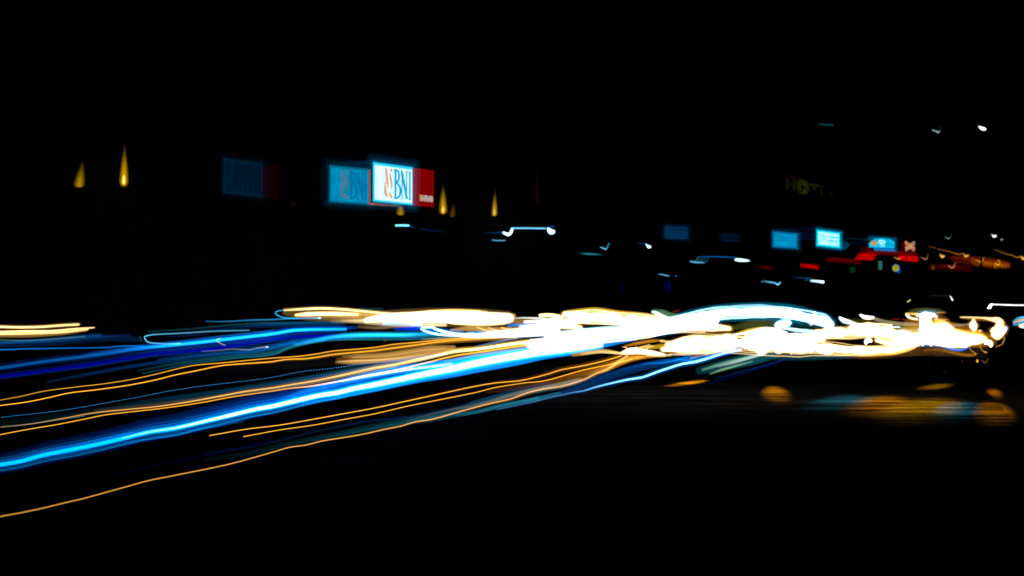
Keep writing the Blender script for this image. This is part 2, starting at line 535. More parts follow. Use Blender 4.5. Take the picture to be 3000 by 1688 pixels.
def letters_bni(W, H, y, t):
    """the three serif letters as strokes on a W x H panel"""
    S = lambda p: [(x * W, z * H) for x, z in p]
    out = []
    b = MB()
    b.stroke(S([(.545, .13), (.545, .87)]), .042 * W, y - t, y)
    b.stroke(S([(.505, .865), (.56, .87), (.62, .83), (.645, .73), (.625, .62), (.57, .545), (.53, .54)]), [.03 * W, .035 * W, .04 * W, .045 * W, .04 * W, .035 * W, .03 * W], y - t - .003, y)
    b.stroke(S([(.54, .54), (.60, .53), (.66, .44), (.675, .32), (.645, .19), (.58, .135), (.505, .135)]), [.03 * W, .035 * W, .04 * W, .048 * W, .042 * W, .035 * W, .03 * W], y - t - .006, y)
    out.append(b)
    n = MB()
    n.stroke(S([(.715, .13), (.715, .86)]), .017 * W, y - t, y)
    n.stroke(S([(.70, .87), (.845, .14)]), .05 * W, y - t - .003, y)
    n.stroke(S([(.835, .13), (.835, .86)]), .017 * W, y - t - .006, y)
    n.stroke(S([(.69, .135), (.745, .135)]), .02 * W, y - t - .009, y)
    n.stroke(S([(.81, .86), (.865, .86)]), .02 * W, y - t - .009, y)
    out.append(n)
    i = MB()
    i.stroke(S([(.92, .13), (.92, .86)]), .036 * W, y - t, y)
    i.stroke(S([(.89, .135), (.95, .135)]), .02 * W, y - t - .003, y)
    i.stroke(S([(.89, .855), (.95, .855)]), .02 * W, y - t - .003, y)
    out.append(i)
    lg = MB()
    lg.stroke(S([(.30, .88), (.315, .70), (.34, .52), (.36, .36)]), [.055 * W, .06 * W, .045 * W, .015 * W], y - t, y)
    lg.stroke(S([(.285, .55), (.28, .38), (.29, .24), (.33, .15)]), [.015 * W, .05 * W, .075 * W, .05 * W], y - t - .003, y)
    lg.stroke(S([(.42, .89), (.44, .83), (.455, .81)]), [.05 * W, .055 * W, .02 * W], y - t, y)
    lg.stroke(S([(.395, .76), (.425, .62), (.445, .46), (.44, .34)]), [.02 * W, .05 * W, .04 * W, .012 * W], y - t - .003, y)
    lg.stroke(S([(.39, .27), (.42, .19), (.45, .12)]), [.03 * W, .06 * W, .04 * W], y - t, y)
    out.append(lg)
    return out
def bank_sign(label, xl, xm, xr, yt, yb, Dl, Dr, k, white, border, red, letter, logo, note, posts, halo=(0.0, 0.35, 0.8)):
    a, yaw, w, h = frame(xl, xr, yt, yb, Dl, Dr)
    r = empty('lightbox_sign', a, yaw); tag(r, label, 'sign', 'bank lightbox signs')
    # share of the white panel along the board, allowing for the foreshortening
    u = (xm - xl) / (xr - xl); wm = w * u * (Dr / (Dr + (Dl - Dr) * u)) ** -1 * Dl / Dl
    wm = w * u * Dl / (Dr + (Dl - Dr) * u)
    T = 0.12
    sign_glow(r, wm - .06 * h, h, halo, k * .75)
    MB().box(-.01, w + .01, .03, T, -.05, h + .05).build('housing', METAL, r)
    MB().box(0, wm, 0, .028, 0, h).build('lit_border', border, r)
    MB().box(.03 * wm, wm * .985, -.012, -.002, .05 * h, .93 * h).build('white_panel', white, r)
    rp = MB().box(wm + .004, w, -.004, .026, 0, h * .985).build('red_panel', red, r)
    if note:
        MB().box(wm + (w - wm) * .32, wm + (w - wm) * .37, -.016, -.008, .13 * h, .30 * h).build('note_edge', lit((0.9, 0.25, 0.02), 0.8 * k), rp)
        for q in range(8):
            x = wm + (w - wm) * (.40 + .073 * q); ww = (w - wm) * .046
            g = MB(); z0, z1 = .13 * h, .29 * h
            g.box(x, x + ww * .35, -.016, -.008, z0, z1)
            if q % 3 != 1: g.box(x + ww * .36, x + ww, -.016, -.008, z1 - .05 * h, z1)
            if q % 2: g.box(x + ww * .36, x + ww, -.016, -.008, z0 + .05 * h, z0 + .09 * h)
            else: g.box(x + ww * .7, x + ww, -.016, -.008, z0, z1 - .06 * h)
            g.build('small_lettering', lit((0.85, 0.75, 0.72), 0.75 * k), rp)
    L = letters_bni(wm, h, -.013, .02)
    for g in L[:3]: g.build('letter', letter, r)
    L[3].build('emblem', logo, r)
    for p in posts: support(r, p * w, y=T + .1)
    return r
bank_sign('bright white lightbox reading BNI with a red end panel, the sharpest of the bank signs', 1094, 1208, 1271, 475, 590, 31.0, 32.9, 1.0,
          lit((0.62, 0.93, 1.0), 1.25, .12), lit((0.02, 0.62, 0.95), 1.0), lit((0.24, 0.0, 0.0), 0.85, .2), lit((0.0, 0.34, 0.62), 0.9), lit((0.85, 0.36, 0.10), 0.95), True, (.25, .8))
bank_sign('dimmer blue ghost of the BNI lightbox just left of the bright one', 966, 1079, 1096, 484, 592, 30.8, 31.8, 0.45,
          lit((0.0, 0.27, 0.50), 0.85, .25), lit((0.0, 0.13, 0.27), 0.9), lit((0.30, 0.085, 0.02), 0.8), lit((0.0, 0.15, 0.36), 0.9), lit((0.10, 0.16, 0.23), 0.9), False, (.5,))
bank_sign('faintest dark blue copy of the BNI lightbox, far left of the other two', 655, 768, 815, 463, 566, 29.0, 30.6, 0.06,
          lit((0.0, 0.0065, 0.022), 0.9, .4), lit((0.0, 0.010, 0.026), 1.0), lit((0.008, 0.0, 0.0), 0.8), lit((0.0, 0.0035, 0.0125), 0.9), lit((0.0, 0.0045, 0.012), 0.9), False, (.5,))

def panel_sign(label, xl, xr, yt, yb, Dl, Dr, body, parts=(), group='lit signs down the street', name='lightbox_sign', border=None, post=True, shape=None, gl=None):
    """a lit board; parts = (name, [(u,v) outline] , material, lift)"""
    a, yaw, w, h = frame(xl, xr, yt, yb, Dl, Dr)
    r = empty(name, a, yaw); tag(r, label, 'sign', group)
    sh = shape or [(0, 0), (1, 0), (1, 1), (0, 1)]
    MB().prism([(x * w, z * h) for x, z in [((u - .5) * 1.03 + .5, (v - .5) * 1.05 + .5) for u, v in sh]], .035, .3).build('housing', METAL, r)
    MB().prism([(x * w, z * h) for x, z in sh], 0, .032).build('lit_panel', border or body, r)
    if border:
        MB().prism([(x * w, z * h) for x, z in [((u - .5) * .86 + .5, (v - .5) * .78 + .5) for u, v in sh]], -.02, -.004).build('bright_face', body, r)
    for nm, out, m, lift in parts:
        MB().prism([(x * w, z * h) for x, z in out], -.03 - lift, -.024).build(nm, m, r)
    if gl: sign_glow(r, w, h, gl[0], gl[1], 1.6)
    if post: support(r, w * .5, .08, .32)
    return r
def rect(x0, x1, z0, z1): return [(x0, z0), (x1, z0), (x1, z1), (x0, z1)]
def disc(x, z, rx, rz, n=20): return [(x + rx * math.cos(2 * math.pi * i / n), z + rz * math.sin(2 * math.pi * i / n)) for i in range(n)]

cyl = lit((0.0, 0.62, 0.95), 0.95, .08)
panel_sign('brightest pale blue lightbox with lines of lettering, right of centre', 2393, 2461, 673, 720, 66, 69, lit((0.50, 0.92, 1.0), 1.05, .3),
           [('lettering_line', rect(.10, .52, .62, .67), lit((0.05, 0.6, 0.85), .9), .0),
            ('lettering_line', rect(.56, .90, .60, .68), lit((0.0, 0.5, 0.8), .9), .0),
            ('lettering_line', rect(.46, .88, .36, .44), lit((0.0, 0.5, 0.85), .9), .0),
            ('lettering_line', rect(.12, .40, .40, .44), lit((0.1, 0.66, 0.9), .9), .0)], border=cyl, gl=((0.0, 0.4, 0.8), 1.0))
panel_sign('mid blue blurred ghost of the brightest pale blue lightbox, to its left', 2264, 2336, 678, 724, 62, 64, lit((0.0, 0.27, 0.52), 0.9, .25),  # shake ghost of the brighter lightbox, built as its own board
           [('lettering_line', rect(.08, .9, .66, .71), lit((0.0, 0.14, 0.30), .9), 0), ('lettering_line', rect(.08, .9, .44, .49), lit((0.0, 0.17, 0.34), .9), 0)],
           border=lit((0.0, 0.13, 0.30), 0.9), gl=((0.0, 0.25, 0.6), .5))
oval = [(0, .2), (.08, .05), (.3, 0), (.7, 0), (.92, .06), (1, .25), (1, .75), (.92, .95), (.7, 1), (.3, 1), (.08, .95), (0, .8)]
panel_sign('soft oval dark blue sign crossed by four bars, mid picture', 1945, 2016, 659, 700, 55, 56, lit((0.0, 0.010, 0.032), 1.0, .2),
           [('bar', rect(.04, .96, z, z + .13), lit((0.0, 0.028, 0.085), .95, .2), 0) for z in (.06, .29, .50, .76)], shape=oval, gl=((0.0, 0.2, 0.6), .10))
panel_sign('very dim oval blue sign with two bars, right of the four-barred one', 2108, 2172, 681, 708, 58, 59, lit((0.0, 0.003, 0.010), 0.9, .2),
           [('bar', rect(.1, .8, z, z + .25), lit((0.0, 0.008, 0.024), .9, .2), 0) for z in (.05, .6)], shape=oval)
hx = [(0, 0), (1, 0), (1, .78), (.86, .95), (.55, 1), (.22, .93), (.1, .6), (0, .5)]
panel_sign('blue lightbox with a round yellow emblem and rounded top', 2547, 2620, 695, 731, 72, 74, lit((0.0, 0.52, 0.80), .85, .35),
           [('yellow_emblem', disc(.16, .53, .13, .22), lit((0.52, 0.36, 0.0), .85), .02),
            ('blue_foot', rect(.02, .98, .02, .20), lit((0.0, 0.08, 0.42), .9), .004),
            ('pale_patch', disc(.48, .66, .16, .20), lit((0.35, 0.85, 1.0), .95), .0),
            ('pale_patch', disc(.50, .36, .12, .10), lit((0.2, 0.75, 0.95), .9), .0),
            ('lettering_line', rect(.64, .92, .46, .60), lit((0.0, 0.26, 0.42), .9), .006)], shape=hx, gl=((0.0, 0.3, 0.7), .7))
a, yaw, w, h = frame(2441, 2490, 704, 730, 70, 71)
rr = empty('lightbox_sign', a, yaw); tag(rr, 'dim blue wedge-shaped sign below and right of the brightest lightbox', 'sign', 'lit signs down the street')
MB().prism([(-.5 * w, -.02 * h), (.75 * w, 0), (1.0 * w, .6 * h), (.7 * w, h), (.05 * w, .9 * h)], 0, .03).build('lit_panel', lit((0.0, 0.042, 0.11), .8, .4), rr)
MB().prism([(-.5 * w, -.02 * h), (.75 * w, 0), (1.0 * w, .6 * h), (.7 * w, h), (.05 * w, .9 * h)], .034, .2).build('housing', METAL, rr)
support(rr, w * .3, .08, .22)

# red fascia sign: bar on top and two slanting valances
a, yaw, w, h = frame(2510, 2688, 736, 758, 70, 75)
rf = empty('fascia_sign', a, yaw); tag(rf, 'glowing red fascia with a slanting flap at each end', 'sign')
MB().prism([(.17 * w, .78 * h), (.96 * w, .74 * h), (.98 * w, 1.02 * h), (.14 * w, 1.06 * h)], 0, .25).build('top_bar', lit((0.085, 0.0, 0.0), .9, .2), rf)
MB().prism([(0, -.05 * h), (.25 * w, -.09 * h), (.31 * w, .72 * h), (.08 * w, .72 * h)], -.05, .2).build('flap', lit((0.52, 0.0, 0.0), .85, .45), rf)
MB().prism([(.09 * w, .75 * h), (.30 * w, .73 * h), (.27 * w, 1.6 * h), (.12 * w, 1.6 * h)], .02, .18).build('dim_panel', lit((0.05, 0.0, 0.0), .8, .6), rf)
MB().prism([(.73 * w, .12 * h), (1.0 * w, .0 * h), (1.0 * w, .72 * h), (.70 * w, .70 * h)], -.05, .2).build('flap', lit((0.62, 0.002, 0.0), .9, .3), rf)
MB().box(.15 * w, .97 * w, .26, .5, -.1 * h, 1.0 * h).build('bracket', METAL, rf)

a, yaw, w, h = frame(2648, 2682, 708, 732, 74, 75)
xs_ = empty('cross_sign', a, yaw); tag(xs_, 'small red and white sign shaped like a cross above the red fascia', 'sign', 'lit signs down the street')
MB().box(0, w, .0, .2, 0, h).build('backing', lit((0.055, 0.0, 0.0), .9, .4), xs_)
MB().stroke([(.10 * w, .95 * h), (.40 * w, .60 * h), (.62 * w, .40 * h), (.90 * w, .10 * h)], [.16 * w, .2 * w, .22 * w, .22 * w], -.03, -.004).build('cross_bar', lit((0.55, 0.20, 0.10), .9, .3), xs_)
MB().stroke([(.90 * w, .95 * h), (.62 * w, .62 * h), (.40 * w, .38 * h), (.12 * w, .10 * h)], [.16 * w, .18 * w, .2 * w, .22 * w], -.036, -.004).build('cross_bar', lit((0.50, 0.24, 0.16), .9, .3), xs_)
MB().prism([(x * w, z * h) for x, z in disc(.5, .5, .13, .15)], -.045, -.037).build('centre', lit((0.80, 0.30, 0.10), 1.0), xs_)

panel_sign('dark red long low board below the blue signs', 2420, 2524, 754, 768, 68, 71, lit((0.040, 0.0, 0.0), .9, .5), name='fascia_sign', post=False, shape=[(0, .2), (.2, 0), (1, -.15), (1, .7), (.3, 1.0), (.05, .9)])
panel_sign('small bright red lettered strip below the brightest lightbox', 2346, 2398, 773, 785, 66, 67, lit((0.34, 0.0, 0.0), .9, .5), name='fascia_sign', gl=((1.0, 0.0, 0.0), .12), post=False, shape=[(0, .25), (1, -.25), (1, .7), (0, 1.1)])
panel_sign('dim red lettered strip left of the bright red one', 2226, 2260, 778, 787, 62, 63, lit((0.055, 0.0, 0.0), .9, .6), name='fascia_sign', post=False, shape=[(0, .2), (1, -.2), (1, .7), (.3, 1.1), (0, .9)])

def round_sign(label, fr, x, y, r_px, D, rings, blue=None):
    x0, y0, s = FR[fr]; p = at(x0 + x / s, y0 + y / s, D); R = r_px / F * D
    o = empty('round_sign', p, 0); tag(o, label, 'sign', 'round signs down the street')
    for i, (k, c, nm) in enumerate(rings):
        MB().lathe([(R * k, -.02 * i), (R * k, -.02 * i - .016)], 24, axis='y').build(nm, c, o)
    if blue:
        MB().prism([(-.2 * R, 1.2 * R), (.9 * R, .9 * R), (1.5 * R, -.5 * R), (1.0 * R, -1.6 * R), (.5 * R, -.9 * R)], .03, .12).build('backing', blue, o)
    MB().tube([(0, .2, -p.z), (0, .2, R * .5)], .05, 8).build('post', METAL, o, True)
round_sign('round yellow sign with a pale ring and a blue backing', 'Q', 1850, 1105, 10.5, 73,
           [(1.0, lit((0.22, 0.32, 0.16), .8), 'pale_ring'), (.66, lit((0.42, 0.42, 0.0), .9), 'yellow_centre'), (.25, lit((0.5, 0.22, 0.0), .9), 'spot')], lit((0.0, 0.05, 0.42), .9, .5))
round_sign('dim round green sign beside the dark red board', 'Q', 890, 1145, 9, 71, [(1.0, lit((0.004, 0.018, 0.012), .9), 'outer_disc'), (.7, lit((0.0, 0.045, 0.004), .8), 'green_centre')])
a = at(2579, 790, 73)
gp = empty('light_post', (a.x, a.y, 0)); tag(gp, 'thin teal glowing post under the red fascia, greener at its foot', 'light post')
MB().tube([(0, 0, 0), (0, 0, a.z)], .06, 8).build('post', METAL, gp, True)
zt = at(2579, 748, 73).z
MB().tube([(0, 0, a.z + .8), (0, 0, zt)], .10, 10).build('upper_tube', lit((0.004, 0.035, 0.07), 1.0, .3), gp, True)
MB().tube([(0, 0, a.z), (0, 0, a.z + .79)], .13, 10).build('lower_tube', lit((0.02, 0.14, 0.12), 1.0, .3), gp, True)
for (xx, y0_, y1_, c, lab) in ((1959, 824, 856, (0.0, 0.0, 0.11), 'deep blue upright light tube below the blue street lamps'),
                            (1950, 822, 846, (0.0, 0.0, 0.025), 'fainter blue upright light tube left of the deep blue one'),
                            (1824, 832, 858, (0.0, 0.0, 0.018), 'barely lit blue upright tube standing farthest left')):
    b0, b1 = at(xx, y1_, 50), at(xx, y0_, 50)
    o = empty('light_post', (b0.x, b0.y, 0)); tag(o, lab, 'light post')
    MB().tube([(0, 0, 0), (0, 0, b0.z - .01)], .05, 8).build('post', METAL, o, True)
    MB().tube([(0, 0, b0.z), (0, 0, b1.z)], .06, 8).build('tube', lit(c, .9), o, True)

# HOTEL letters on the roof of the hotel
a, yaw, w, h = frame(2303, 2448, 522, 556, 96, 104)
hs = empty('rooftop_sign', a, yaw); tag(hs, 'dim yellow green rooftop letters reading HOTEL', 'sign')
S = lambda p: [(x * w, z * h) for x, z in p]
gA, gB, gC, gD = lit((0.005, 0.007, 0.0), .8, .8), lit((0.013, 0.017, 0.0), .9, .8), lit((0.010, 0.014, 0.0), .8, .7), lit((0.003, 0.006, 0.0), .8, .7)
hl = MB().stroke(S([(.03, 0), (.03, 1)]), .045 * w, 0, .1).stroke(S([(.17, 0), (.17, 1)]), .05 * w, 0, .1).stroke(S([(.055, .5), (.145, .5)]), .18 * h, .004, .1); hl.build('letter', gA, hs)
MB().stroke([(w * (.33 + .085 * math.sin(t)), h * (.5 + .42 * math.cos(t))) for t in [2 * math.pi * i / 24 for i in range(25)]], .052 * w, 0, .1).build('letter', gB, hs)
MB().stroke(S([(.46, .86), (.66, .86)]), .2 * h, 0, .1).stroke(S([(.56, .76), (.56, .5)]), .045 * w, .004, .1).build('letter', gC, hs)
MB().stroke(S([(.71, .05), (.71, .95)]), .04 * w, 0, .1).stroke(S([(.731, .08), (.80, .08)]), .15 * h, .004, .1).stroke(S([(.731, .9), (.78, .9)]), .1 * h, .004, .1).build('letter', gD, hs)
MB().stroke(S([(.90, .45), (.90, .0)]), .04 * w, 0, .1).stroke(S([(.92, .06), (1.0, .04)]), .15 * h, .004, .1).build('letter', gD, hs)
MB().prism(S([(0, 1.12), (.45, 1.0), (.45, 1.12), (.1, 1.45), (0, 1.4)]), .15, .2).build('red_board', lit((0.005, 0.0, 0.0), .8, .6), hs)
fr_ = MB()
for u in (.02, .3, .58, .86): fr_.box(u * w, u * w + .08, .22, .32, 12.3 - a.z, h)
fr_.box(0, w, .33, .4, .05 * h, .12 * h).box(0, w, .33, .4, .88 * h, .95 * h)
fr_.build('frame', METAL, hs)

# amber lit canopy at the far right
a, yaw, w, h = frame(2724, 2958, 748, 792, 78, 84)
cn = empty('canopy', a, yaw); tag(cn, 'long amber and dark red lit canopy at the far right', 'canopy')
def cpoly(nm, pts, c, y0, y1): MB().prism(S2(pts), y0, y1).build(nm, c, cn)
S2 = lambda p: [(x * w, z * h) for x, z in p]
cpoly('valance', [(.02, .02), (.52, -.02), (.52, .50), (.10, .46), (.02, .40)], lit((0.018, 0.0, 0.0), .9, .6), .05, .3)
cpoly('valance', [(.22, .95), (.40, 1.0), (1.0, .72), (1.0, .30), (.80, .20), (.58, .40), (.53, .52), (.30, .55)], lit((0.055, 0.004, 0.0), .9, .5), -.1, .04)
cpoly('amber_panel', [(.48, .88), (.60, .74), (.60, .42), (.54, .36), (.48, .55)], lit((0.13, 0.020, 0.0), .9, .4), -.16, -.11)
cpoly('amber_panel', [(.61, .74), (.98, .58), (.97, .34), (.80, .28), (.70, .40), (.61, .42)], lit((0.21, 0.045, 0.0), .9, .45), -.16, -.11)
cpoly('amber_panel', [(.74, .60), (.88, .56), (.88, .38), (.78, .36), (.74, .44)], lit((0.36, 0.12, 0.0), .9, .35), -.21, -.17)
cpoly('lamp_patch', [(.02, .05), (.055, .05), (.055, .36), (.025, .32)], lit((0.09, 0.022, 0.0), .9, .4), -.03, .04)
MB().box(0, w, .31, 1.2, .9 * h, .98 * h).build('roof_sheet', METAL, cn)

# ------------------------------------------------------------------ teardrop lanterns on the bank wall
def lantern(label, x, ytop, ybot, hw, L, D, c=(1.0, 0.53, 0.0), lean=0.0, bulb=0.0):
    p = at(x, ybot, D); hgt = (ybot - ytop) / F * D; R = hw * .86 / F * D
    o = empty('wall_lantern', p, math.radians(40)); tag(o, label, 'lantern', 'teardrop lanterns along the bank wall')
    prof = []
    for i in range(25):
        t = i / 24
        # round foot, long taper
        r = R * (math.sqrt(max(0, 1 - (1 - t / .14) ** 2)) if t < .14 else 1 - ((t - .14) / .86) ** 1.45)
        prof.append((max(r, R * .03), t * hgt))
    for kr, kl in ((1.2, .22), (.92, .28), (.64, .28), (.36, .22)):
        m = MB().lathe([(r_ * kr, z_ * (.28 + .6 * kr) + hgt * .05 * (1.2 - kr)) for r_, z_ in prof], 18)
        m.v = [(x_ + lean * R * (z / hgt), y_, z) for x_, y_, z in m.v]
        m.build('glass_drop' if kr == 1.2 else 'inner_glow', glow(c, L * kl / (2 * R * kr)), o)
    if bulb:
        mb = MB().lathe([(R * .1, hgt * .06), (R * .34, hgt * .10), (R * .36, hgt * .17), (R * .22, hgt * .24), (R * .06, hgt * .30)], 14)
        mb.build('bulb', glow((1.0, 0.72, 0.30), bulb / (2 * R * .36)), o)
    MB().tube([(lean * R, 0, hgt + .003), (lean * R, 0, hgt + .06), (lean * R, .14, hgt + .12), (lean * R, .6, hgt + .12)], .015, 6).build('bracket', METAL, o)
    return o
def LX(x): return 150 + x / 3.435
def LY(y): return 380 + y / 3.435
def KX(x): return 900 + x / 3.963
def KY(y): return 420 + y / 3.963
lantern('fat dim amber teardrop lantern, leftmost on the wall', LX(276), LY(300), LY(590), 15.5, 0.42, 27.6, lean=.9)
lantern('tall bright amber teardrop lantern second from the left, with a glowing bulb', LX(730), LY(130), LY(582), 13, 0.85, 28.2, lean=.2, bulb=1.3)
lantern('amber teardrop lantern half hidden below the bright BNI sign', KX(1083), KY(640), KY(842), 13, 0.42, 34.4)
lantern('bright amber teardrop lantern just right of the red sign panel', KX(1578), KY(460), KY(832), 12.5, 0.80, 36.0, bulb=.6)
lantern('faint olive teardrop lantern close beside the bright one', KX(1683), KY(660), KY(864), 10.5, 0.085, 36.4, lean=.8)
lantern('slim amber teardrop lantern standing apart at the right end', KX(2172), KY(530), KY(856), 9.3, 0.75, 37.2, c=(1.0, 0.52, 0.02), lean=.4, bulb=.35)
lantern('tall barely glowing dark red lantern far right of the slim one', 1575, 465, 605, 8, 0.010, 37.5, c=(1.0, 0.12, 0.0))
lantern('tiny dark red glow under the faintest bank sign', LX(2440), LY(690), LY(770), 14, 0.010, 32, c=(1.0, 0.12, 0.0))

# ------------------------------------------------------------------ street lamps: lit tubes shaken into hooks
def street_lamp(label, D, streaks, pole, group='street lamps above the road', name='street_lamp', cat='street lamp'):
    """streaks = (spec, hh, L, colour); pole = point of the photo where the pole ends"""
    x0, y0, s = FR[pole[0]]; q = at(x0 + pole[1] / s, y0 + pole[2] / s, D)
    o = empty(name, (q.x, q.y, 0)); tag(o, label, cat, group)
    MB().tube([(0, .25, 0), (0, .25, q.z * .6), (0, .25, q.z + .1), (0, .12, q.z + .16)], [.07, .05, .035, .03], 8).build('pole', METAL, o, True)
    for sp, hh, L, c in streaks:
        beam('lamp_tube', sp, hh, L, c, D, parent=o)
    return o
street_lamp('short bright cyan street lamp tube with a faint tail, below the BNI sign', 33,
            [(('K', [(1030, 955), (1100, 953), (1178, 955)]), 3.0, 2.6, CY), (('K', [(1185, 958), (1260, 982), (1400, 1005), (1600, 1030)]), 1.6, [.3, .10, .06, .02], AZ)], ('K', 1110, 955))
street_lamp('cyan street lamp hook with a long bar ending in a white bulb', 37,
            [(('K', [(2050, 1042), (2180, 1038), (2270, 1036)]), 1.5, [.02, .1, .3], AZ),
             (('K', [(2280, 1038), (2310, 1052), (2336, 1060), (2362, 1040), (2380, 1000)]), 4.2, [2, 5, 6, 5, 2.5], ICE),
             (('J', [(300, 209), (400, 208), (500, 209), (598, 210)]), 2.6, 1.3, CY),
             (('J', [(625, 215), (640, 232), (655, 242), (668, 240)]), [4, 7.5, 8, 6], 5, ICE),
             (('J', [(625, 200), (650, 193), (675, 195)]), 2.0, .3, AZ)], ('J', 500, 209))
street_lamp('short thin blue street lamp streak under the hooked one', 36, [(('J', [(128, 314), (170, 318), (210, 318), (243, 318)]), 1.8, [.4, .7, .7, .5], CY)], ('J', 180, 317))
street_lamp('flat blue street lamp streak left of the small hook', 42, [(('J', [(912, 432), (980, 437), (1040, 440), (1105, 444)]), [1.5, 3, 2.6, 1.2], [.25, .7, .6, .2], TEAL)], ('J', 1000, 438))
street_lamp('small pale check-mark street lamp, third along the row', 43, [(('J', [(1090, 378), (1112, 385), (1132, 395), (1145, 390)]), 2.0, [.5, .9, 1.2, .6], CY), (('J', [(1148, 383), (1156, 365), (1166, 343)]), 2.2, [.9, .9, .5], TEAL)], ('J', 1130, 393))
street_lamp('small white street lamp bulb with a short tail, right of the check mark', 44, [(('J', [(1415, 343), (1450, 344), (1485, 346)]), 1.4, [.05, .12, .2], AZ), (('J', [(1490, 348), (1502, 362), (1518, 374), (1526, 374)]), [1.5, 2.5, 4.5, 4], [1, 2.5, 4, 4], ICE)], ('J', 1512, 371))
street_lamp('wide blue street lamp with a bright white tube at its right end', 46,
            [(('J', [(1888, 504), (1920, 509), (1960, 512), (2005, 514)]), 2.8, [.5, .8, .7, .4], CY), (('J', [(1930, 505), (1945, 480), (1955, 464)]), 1.6, .25, TEAL), (('J', [(2020, 515), (2035, 495), (2045, 478)]), 1.6, .2, TEAL),
             (('J', [(1960, 488), (1985, 488), (2010, 488)]), 7, .10, TEAL), (('J', [(1955, 462), (2050, 462), (2200, 464), (2290, 470)]), 1.5, [.2, .4, .45, .3], AZ),
             (('J', [(2290, 488), (2330, 491), (2370, 495), (2408, 497)]), [4, 5, 4, 2.5], [2.5, 4, 3, 1.5], ICE)], ('J', 2150, 466))
street_lamp('thin pale blue wavy street lamp streak above the upright tubes', 50, [(('J', [(1600, 617), (1640, 620), (1670, 628), (1697, 631)]), 1.7, [.2, .8, .9, .7], CY), (('J', [(1752, 631), (1762, 632)]), 1.6, .6, AZ)], ('J', 1660, 625))
street_lamp('wavy cyan street lamp streak ending in an upturned tip', 52, [(('N', [(100, 665), (125, 655), (150, 663), (190, 667), (230, 675), (255, 690), (275, 670)]), 2.4, [.15, .3, .6, 1.0, 1.0, 1.6, 1.0], CY)], ('N', 200, 668))
street_lamp('bright cyan street lamp tube with white tip under the red strips', 53, [(('N', [(400, 619), (470, 624), (560, 632)]), 1.6, [.05, .15, .3], AZ), (('N', [(515, 648), (530, 640)]), 1.8, .4, TEAL), (('N', [(565, 652), (600, 655), (640, 660), (680, 665)]), [3, 3.5, 3.5, 4], [1.2, 2, 2.5, 4], ICE)], ('N', 590, 654))
street_lamp('faint thin grey streetlight arc high at upper right', 70, [(('M', [(760, 128), (800, 137), (840, 140), (878, 140)]), 1.8, [.15, .25, .25, .3], TEAL)], ('M', 820, 139), name='high_lamp')
street_lamp('small grey check-mark light high at upper right', 70, [(('M', [(1762, 185), (1790, 195), (1813, 205), (1826, 198)]), 2.0, [.4, .6, .8, .4], (0.55, 0.75, 0.8)), (('M', [(1826, 190), (1834, 162)]), 2.6, [.12, .03], TEAL)], ('M', 1805, 203), name='high_lamp')
street_lamp('bright white lamp dot high at the far right', 70, [(('M', [(2172, 150), (2188, 163), (2208, 173), (2228, 178)]), [2, 4, 4.6, 4], [.5, 2, 4, 3], (0.9, 0.92, 0.9))], ('M', 2205, 172), name='high_lamp')
street_lamp('faint grey check-mark light above the amber canopy', 75, [(('O', [(712, 440), (745, 452), (790, 482), (820, 468)]), 1.6, [.12, .25, .4, .2], (0.5, 0.8, 0.9)), (('O', [(828, 455), (850, 420), (868, 372)]), 1.6, [.1, .05, .02], (0.5, 0.8, 0.9))], ('O', 790, 478), name='high_lamp')
street_lamp('white lamp dot with a short tail above the amber canopy', 76, [(('O', [(1810, 378), (1840, 405), (1868, 425), (1900, 415)]), [1.2, 2, 4, 3.6], [.6, 1.2, 2.6, 2.2], (0.8, 0.95, 0.95))], ('O', 1870, 420), name='high_lamp')
street_lamp('tiny dim lamp dot right of the white one', 76, [(('O', [(2015, 510), (2040, 500), (2068, 500)]), [1.2, 3, 2.4], [.1, .45, .4], (0.6, 0.75, 0.75))], ('O', 2042, 503), name='high_lamp')
LO = (1.0, 0.42, 0.10)
street_lamp('long wavy orange lamp streak running down to a bright hook, over the amber canopy', 74, [(('O', [(320, 660), (450, 690), (620, 745), (830, 785), (1000, 845), (1080, 838), (1155, 830)]), 1.8, [.08, .10, .16, .22, .32, .35, .4], (1.0, 0.30, 0.06)), (('O', [(1160, 850), (1185, 885), (1215, 895), (1258, 868)]), [2, 3.2, 3.4, 2.6], [.5, 1.1, 1.1, .9], OR)], ('O', 1150, 830), name='amber_lamp')
street_lamp('wavy orange lamp streak running off the right edge', 74, [(('O', [(1860, 722), (2000, 780), (2170, 845), (2280, 865), (2400, 918), (2480, 905), (2540, 900)]), 1.8, [.05, .15, .22, .25, .32, .4, .5], OR), (('O', [(2530, 930), (2560, 958), (2620, 950)]), 3.4, 1.1, OR)], ('O', 2400, 917), name='amber_lamp')
street_lamp('yellow heart-shaped lamp left of the amber canopy', 75, [(('O', [(598, 840), (620, 880), (655, 905), (690, 890)]), [1.8, 3.6, 4.2, 3], [.4, .9, 1.3, .8], (1.0, 0.5, 0.05))], ('O', 645, 895), name='amber_lamp')
